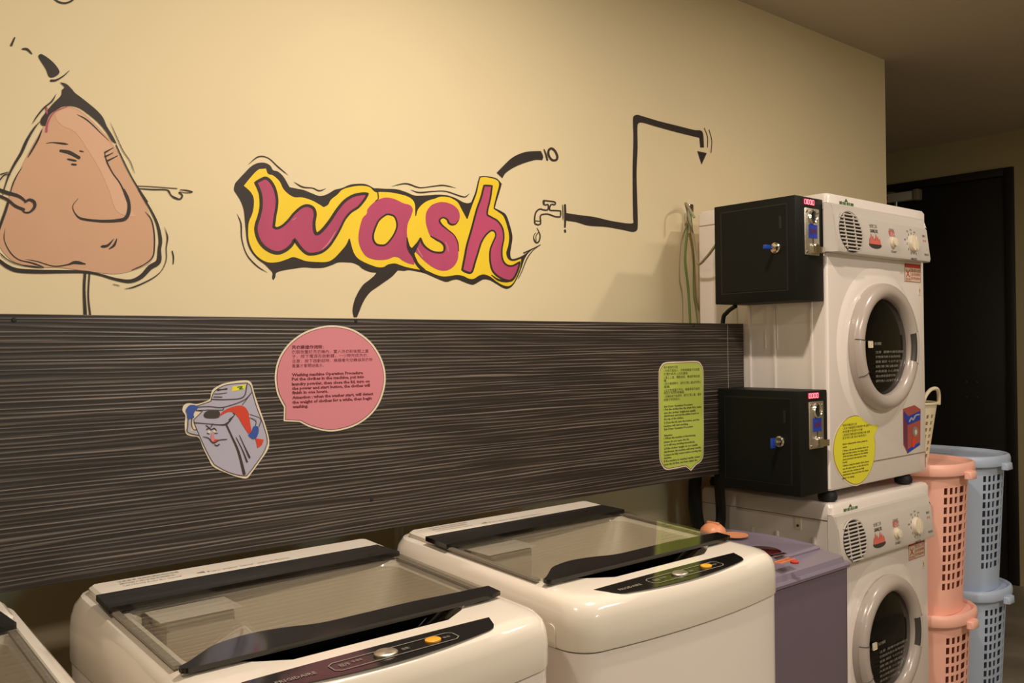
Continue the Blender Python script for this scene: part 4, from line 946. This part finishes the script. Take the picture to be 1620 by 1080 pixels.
lines(ysn, ufr, [(t, 1332.4, 650+y/8.64+1.7, 1315+x/8.64, 4.0) for t, y, x in zip(ye, (450,492,540,580,618,660,700,745,788,830,870,915), (490,210,500,495,500,475,215,510,505,445,505,310))], .0018, M_dprint, bold=.03)
X_ = crop(1300, 640, 7.717)
u, v = ufr.uv(1442, 680)
dbs = empty('detergent_sticker', ufr.at((u, v), 0), 'red and blue detergent box sticker on the lower right front of the upper dryer', 'sticker')
slab(dbs, 'box_shape', mat('brick_red_print', '#a8524a', .4), ufr, X_([(990,50),(1130,5),(1205,55),(1200,435),(1195,490),(1045,595),(1030,560),(995,490)]), 0, .001, sm=False)
def ds(name, m, pts, h, smo=False): return obj(name, local(fill(NB(), ufr, X_(pts), h, smooth=smo), dbs), m, dbs, smooth=None)
ds('box_side', mat('plum_print', '#6d3550', .4), [(995,92),(1042,150),(1045,560),(1000,480)], .0013)
ds('blue_band', M_blue, [(1000,78),(1052,140),(1197,75),(1197,182),(1050,247),(1008,160)], .0016)
ds('blue_base', M_blue, [(1040,545),(1195,455),(1195,490),(1045,592)], .0016)
ds('badge', M_greyp, [(1135,262),(1165,290),(1170,345),(1150,385),(1125,385),(1102,340),(1110,285)], .0016, True)
ds('badge_centre', M_border, [(1140,300),(1155,320),(1152,355),(1138,365),(1130,330)], .0019, True)
ds('red_streak', mat('orange_red_print', '#d9402a', .4), [(1108,380),(1132,412),(1124,515),(1092,498)], .0019, True)
bm = NB(); stroke(bm, ufr, X_([(1062,205),(1090,160),(1110,185),(1140,130),(1185,118)]), 2.2, .0019); obj('band_print', local(bm, dbs), M_lilac, dbs, smooth=None)

# ------------------------------------------------------------------ coin boxes on the dryers' left side
def coin_box(x, y, z, label, key_flat):
    t = empty('coin_box', (x, y, z), label, 'coin box', 'black coin boxes on the side of the stacked dryers')
    w_, d_, h_ = .138, .266, .284
    obj('housing', box(NB(), 0, w_, 0, d_, 0, h_, .0025), M_coin, t)
    ya, yb, za, zb = .027, .240, .031, .262
    bm = NB()
    for q in ((ya-.003, yb+.003, zb, zb+.003), (ya-.003, yb+.003, za-.003, za), (ya-.003, ya, za, zb), (yb, yb+.003, za, zb)):
        box(bm, -.0006, .001, q[0], q[1], q[2], q[3])
    obj('door_gap', bm, M_dark, t, smooth=None)
    dr = obj('door', box(NB(), -.0022, .001, ya, yb, za, zb, .001, 1), M_coin, t)
    obj('finger_slot', box(NB(), -.0030, .001, .042, .049, .198, .232, .0005, 1), M_dark, dr)
    ly, lz = .060, .146
    bm = NB(); lathe(bm, [(.0155, -.002), (.0150, -.006), (.011, -.0085), (.0105, -.012), (.001, -.0125)], 28, (0, ly, lz), 'X'); lk = obj('lock', bm, M_chrome, t)
    bm = NB()
    if key_flat:
        box(bm, -.052, -.0126, ly-.002, ly+.002, lz-.004, lz+.003, .001, 1)
        kk = obj('key', bm, M_chrome, lk); bm = NB(); box(bm, -.060, -.026, ly-.006, ly+.003, lz-.0065, lz+.0055, .002); obj('key_head', bm, M_key, lk)
    else:
        box(bm, -.030, -.0126, ly-.002, ly+.002, lz-.004, lz+.003, .001, 1)
        kk = obj('key', bm, M_chrome, lk); bm = NB(); box(bm, -.046, -.026, ly-.003, ly+.003, lz-.016, lz+.012, .002); obj('key_head', bm, M_key, lk)
    # coin acceptor plate on the narrow front
    px0, px1, pz0, pz1 = .042, .115, .125, .254
    bm = NB(); box(bm, px0, px1, -.0035, .001, pz0, pz1, .003, 2); pt = obj('coin_plate', bm, M_brush, t)
    cx = (px0+px1)/2
    bm = NB(); lathe(bm, [(.021, -.0035), (.021, -.007), (.017, -.010), (.012, -.006), (.001, -.005)], 28, (cx, 0, .229), 'Y'); obj('coin_entry', bm, M_chrome, pt)
    bm = NB(); box(bm, cx-.0025, cx+.0025, -.0112, -.004, .214, .245, .001, 1); obj('coin_slot', bm, M_dark, pt)
    bm = NB(); box(bm, cx-.020, cx+.022, -.0052, -.003, .172, .209, .0004, 1); bp = obj('blue_label', bm, M_blue, pt, smooth=None)
    bm = NB(); fpn = Plane(Vector((x, y-.0052, z)), (1, 0, 0), (0, 0, 1), (0, -1, 0)); text_uv(bm, fpn, '請投幣', cx-.016, .184, cx+.018, .017, .0006, .01); obj('label_text', local(bm, t), M_bprint, bp, smooth=None)
    bm = NB(); box(bm, cx+.0005, cx+.0035, -.0042, -.002, .150, .172); obj('reject_slot', bm, M_dark, pt, smooth=None)
    bm = NB()
    A = [(cx-.006, .131), (px1+.004, .131), (px1+.005, .148), (cx+.014, .149), (cx+.004, .156), (cx-.006, .150)]
    a = [bm.verts.new((p[0], -.0036, p[1])) for p in A]; b = [bm.verts.new((p[0]+.002, -.016, p[1])) for p in A]
    for i in range(6): bm.faces.new((a[i], a[(i+1) % 6], b[(i+1) % 6], b[i]))
    bm.faces.new(a); bm.faces.new(b); obj('return_lever', bm, M_chrome, pt)
    for sx_, sz_ in ((px0+.008, pz0+.008), (px1-.008, pz1-.010), (px0+.008, pz1-.010)):
        obj('screw', lathe(NB(), [(.0034, -.0035), (.0030, -.0055), (.001, -.006)], 12, (sx_, 0, sz_), 'Y'), M_chrome, pt)
    # four digit display
    bm = NB(); box(bm, .040, .096, -.0015, .001, .262, .2785, .0004, 1); ds_ = obj('display', bm, M_led, t, smooth=None, label='glowing red display')
    for k in range(4):
        xa_ = .0435+k*.0126; bm = NB()
        for q in ((.0012, .0080, .2760, .2772), (.0012, .0080, .2636, .2648), (0, .0013, .2648, .2700), (0, .0013, .2708, .2760), (.0079, .0092, .2648, .2700), (.0079, .0092, .2708, .2760)):
            box(bm, xa_+q[0], xa_+q[1], -.0022, -.0015, q[2], q[3])
        obj('digit', bm, M_ledseg, ds_, smooth=None)
    return t
coin_box(2.1305, 1.327, CH+.1165, 'upper black coin box beside the upper dryer control panel, blue key sticking out', True)
coin_box(2.1325, 1.323, CH-.413, 'lower black coin box beside the bottom of the upper dryer, square blue key head', False)

# ------------------------------------------------------------------ hampers and basket
def sup(a, b, t, n=2.7):
    c_, s_ = math.cos(t), math.sin(t)
    return (a*math.copysign(abs(c_)**(2/n), c_), b*math.copysign(abs(s_)**(2/n), s_))
def basket_shell(a0, b0, a1, b1, z0, z1, patches, rows, hole_h, th=.0028, nose_=2.7):
    """tapered shell; patches = [(centre angle, columns, pitch, hole width)] in degrees; rows = z of hole bottoms"""
    A = set()
    hol = []
    for ca, nc, pit, hw_ in patches:
        for k in range(nc):
            m_ = ca + (k-(nc-1)/2)*pit; hol.append((m_-hw_/2, m_+hw_/2)); A.add(round(m_-hw_/2, 4)); A.add(round(m_+hw_/2, 4))
    k = 0
    while k < 360:
        kk = k if k <= 180 else k-360
        if all(not (h[0]-2 < q < h[1]+2) for h in hol for q in (kk, kk-360, kk+360)): A.add(round(kk, 4))
        k += 6
    def norm(q): return (q+720) % 360
    ang = sorted({round(norm(q), 4) for q in A})
    Z = sorted({z0, z1} | set(rows) | {r+hole_h for r in rows})
    bm = NB(); V = []
    for z in Z:
        f = (z-z0)/(z1-z0); a, b = a0+(a1-a0)*f, b0+(b1-b0)*f
        V.append([bm.verts.new(sup(a, b, math.radians(q), nose_) + (z,)) for q in ang])
    n = len(ang)
    def is_hole(q, z):
        return any(abs(z-(r+hole_h/2)) < hole_h*.4 for r in rows) and any(h[0] < p < h[1] for h in hol for p in (q, q-360, q+360))
    for i in range(len(Z)-1):
        for j in range(n):
            q0, q1 = ang[j], ang[(j+1) % n] + (360 if j == n-1 else 0)
            if is_hole((q0+q1)/2, (Z[i]+Z[i+1])/2): continue
            bm.faces.new((V[i][j], V[i][(j+1) % n], V[i+1][(j+1) % n], V[i+1][j]))
    bm.faces.new(V[0][::-1])
    bmesh.ops.recalc_face_normals(bm, faces=bm.faces)
    bmesh.ops.solidify(bm, geom=bm.faces[:], thickness=th)
    return bm
def hamper(x, y, z, m, label, group, H=.485, rows=11):
    t = empty('laundry_hamper', (x, y, z), label, 'hamper', group)
    rz_ = [.085+i*.0318 for i in range(rows)]
    bm = basket_shell(.138, .192, .158, .216, 0.0, H-.016, [(-90, 7, 8.6, 5.0), (90, 7, 8.6, 5.0)], rz_, .0225)
    obj('body', bm, m, t, smooth=25)
    T = H+.012
    bm = NB(); rings = []
    for sc, zz in ((.930, T-.040), (.985, T-.038), (1.0, T-.030), (1.0, T-.014), (.985, T-.004), (.955, T), (.925, T-.003), (.905, T-.010), (.86, T-.0115), (.845, T-.0125), (.5, T-.0125), (.05, T-.0125)):
        rings.append([sup(.176-(1-sc)*.19, .236-(1-sc)*.19, 2*math.pi*i/72) + (zz,) for i in range(72)])
    loft(bm, rings, False, True); obj('lid', bm, m, t, smooth=40)
    for s_ in (-1, 1):
        yy = s_*.236
        bm = NB(); pts = [(-.030, 0), (.030, 0), (.030, .010), (.022, .022), (-.022, .022), (-.030, .010)]
        a = [bm.verts.new((p[0], yy-s_*.004+s_*p[1], T-.052)) for p in pts]; b = [bm.verts.new((p[0], yy-s_*.004+s_*p[1]*.9, T-.026)) for p in pts]
        for i in range(6): bm.faces.new((a[i], a[(i+1) % 6], b[(i+1) % 6], b[i]))
        bm.faces.new(a); bm.faces.new(b)
        bmesh.ops.bevel(bm, geom=bm.edges[:], offset=.0025, segments=1, affect='EDGES'); obj('clip', bm, m, t)
    return t
PX_, PY_ = 3.062, 1.510
BX_, BY_ = 3.475, 1.553
hamper(PX_, PY_, .001, M_pinkb, 'lower pink lidded laundry hamper, bottom of the pink stack', 'pink laundry hampers stacked beside the dryers', H=.492)
hamper(PX_, PY_, .4935, M_pinkb, 'upper pink lidded laundry hamper, directly beside the white dryers', 'pink laundry hampers stacked beside the dryers', H=.492)
hamper(BX_, BY_, .001, M_blueb, 'lower blue lidded laundry hamper, bottom of the blue stack', 'blue laundry hampers stacked beside the pink ones')
hamper(BX_, BY_, .4865, M_blueb, 'upper blue lidded laundry hamper, behind the pink hampers', 'blue laundry hampers stacked beside the pink ones')
bk = empty('laundry_basket', (3.045, 1.550, .9855), 'small cream laundry basket with loop handle standing on the pink hamper lid', 'basket')
bm = basket_shell(.082, .140, .105, .172, 0.0, .205, [(-90, 5, 12, 5.5), (90, 5, 12, 5.5)], [.02+i*.0225 for i in range(7)], .013, nose_=2.4)
obj('body', bm, M_whiteb, bk, smooth=25)
bm = NB(); ring = [sup(.107, .174, 2*math.pi*i/48, 2.4) + (.205,) for i in range(49)]
tube(bm, ring, .0045, 8, False); obj('rim', bm, M_whiteb, bk)
for s_ in (-1, 1):
    bm = NB(); pts = curve3([(-.062, s_*.160, .200), (-.050, s_*.166, .232), (-.028, s_*.172, .252), (0, s_*.174, .257), (.028, s_*.172, .252), (.050, s_*.166, .232), (.062, s_*.160, .200)], 5)
    tube(bm, pts, .0062, 10); obj('handle', bm, M_whiteb, bk)

# ------------------------------------------------------------------ cables and hoses behind the dryers
def cable(name, pts, r, m, label, n=8):
    t = tag(obj(name, tube(NB(), curve3(pts, 8), r, n), m), label, 'cable'); return t
cable('green_wire', [(2.337, 1.843, CH+.44), (2.318, 1.842, CH+.36), (2.306, 1.841, CH+.28), (2.322, 1.842, CH+.18), (2.330, 1.842, CH+.05), (2.34, 1.842, CH-.3)], .0036, M_greenw, 'thin green wire hanging on the cream wall left of the upper dryer')
cable('grey_cable', [(2.250, 1.758, CH+.4), (2.25, 1.79, CH+.448), (2.31, 1.832, CH+.435), (2.298, 1.80, CH+.34), (2.24, 1.74, CH+.255), (2.205, 1.68, CH+.265), (2.165, 1.604, CH+.305)], .0042, M_greyw, 'grey cable looping from the wall to the upper coin box')
cable('thin_cord', [(2.322, 1.843, CH+.40), (2.288, 1.843, CH+.33), (2.278, 1.842, CH+.22), (2.292, 1.842, CH+.14), (2.285, 1.843, CH-.1)], .0018, M_greyw, 'thin brown cord hanging leftmost beside the green wire', 6)
cable('green_wire', [(2.342, 1.843, CH+.43), (2.352, 1.842, CH+.30), (2.348, 1.842, CH+.18), (2.368, 1.842, CH+.06), (2.37, 1.842, CH-.25)], .0022, M_greenw, 'second thin green wire close to the upper dryer back', 6)
cable('power_cable', [(2.205, 1.575, CH+.113), (2.212, 1.612, CH+.095), (2.216, 1.630, CH+.065), (2.216, 1.635, CH-.08), (2.212, 1.635, CH-.2), (2.20, 1.635, CH-.40)], .0065, M_blkm, 'thick black cable running down from the upper coin box behind the dark panel')
cl2 = tag(obj('cable_clip', box(NB(), 2.328, 2.350, 1.838, 1.8495, CH+.435, CH+.462, .003), M_chrome), 'small clear clip on the wall holding the green wires', 'clip')
cable('gap_shade_hose', [(2.19, 1.72, CH-.22), (2.22, 1.74, CH-.36), (2.20, 1.73, CH-.50), (2.21, 1.70, CH-.7), (2.2, 1.7, .25)], .020, M_blkm, 'black hose standing in for gap shade behind the purple spin dryer, leftmost of two', 10)  # both black hoses are thickened to imitate the shadow in this gap
cable('gap_shade_hose', [(2.235, 1.66, CH-.25), (2.215, 1.65, CH-.40), (2.235, 1.66, CH-.52), (2.225, 1.66, CH-.62), (2.235, 1.66, .3)], .015, M_blkm, 'thinner black hose standing in for gap shade behind the purple spin dryer, close to the lower dryer', 10)
cable('water_pipe', [(1.165, 1.80, .3), (1.165, 1.80, .7), (1.165, 1.80, 1.10)], .012, M_cream, 'pale water pipe on the wall behind the washers', 10)
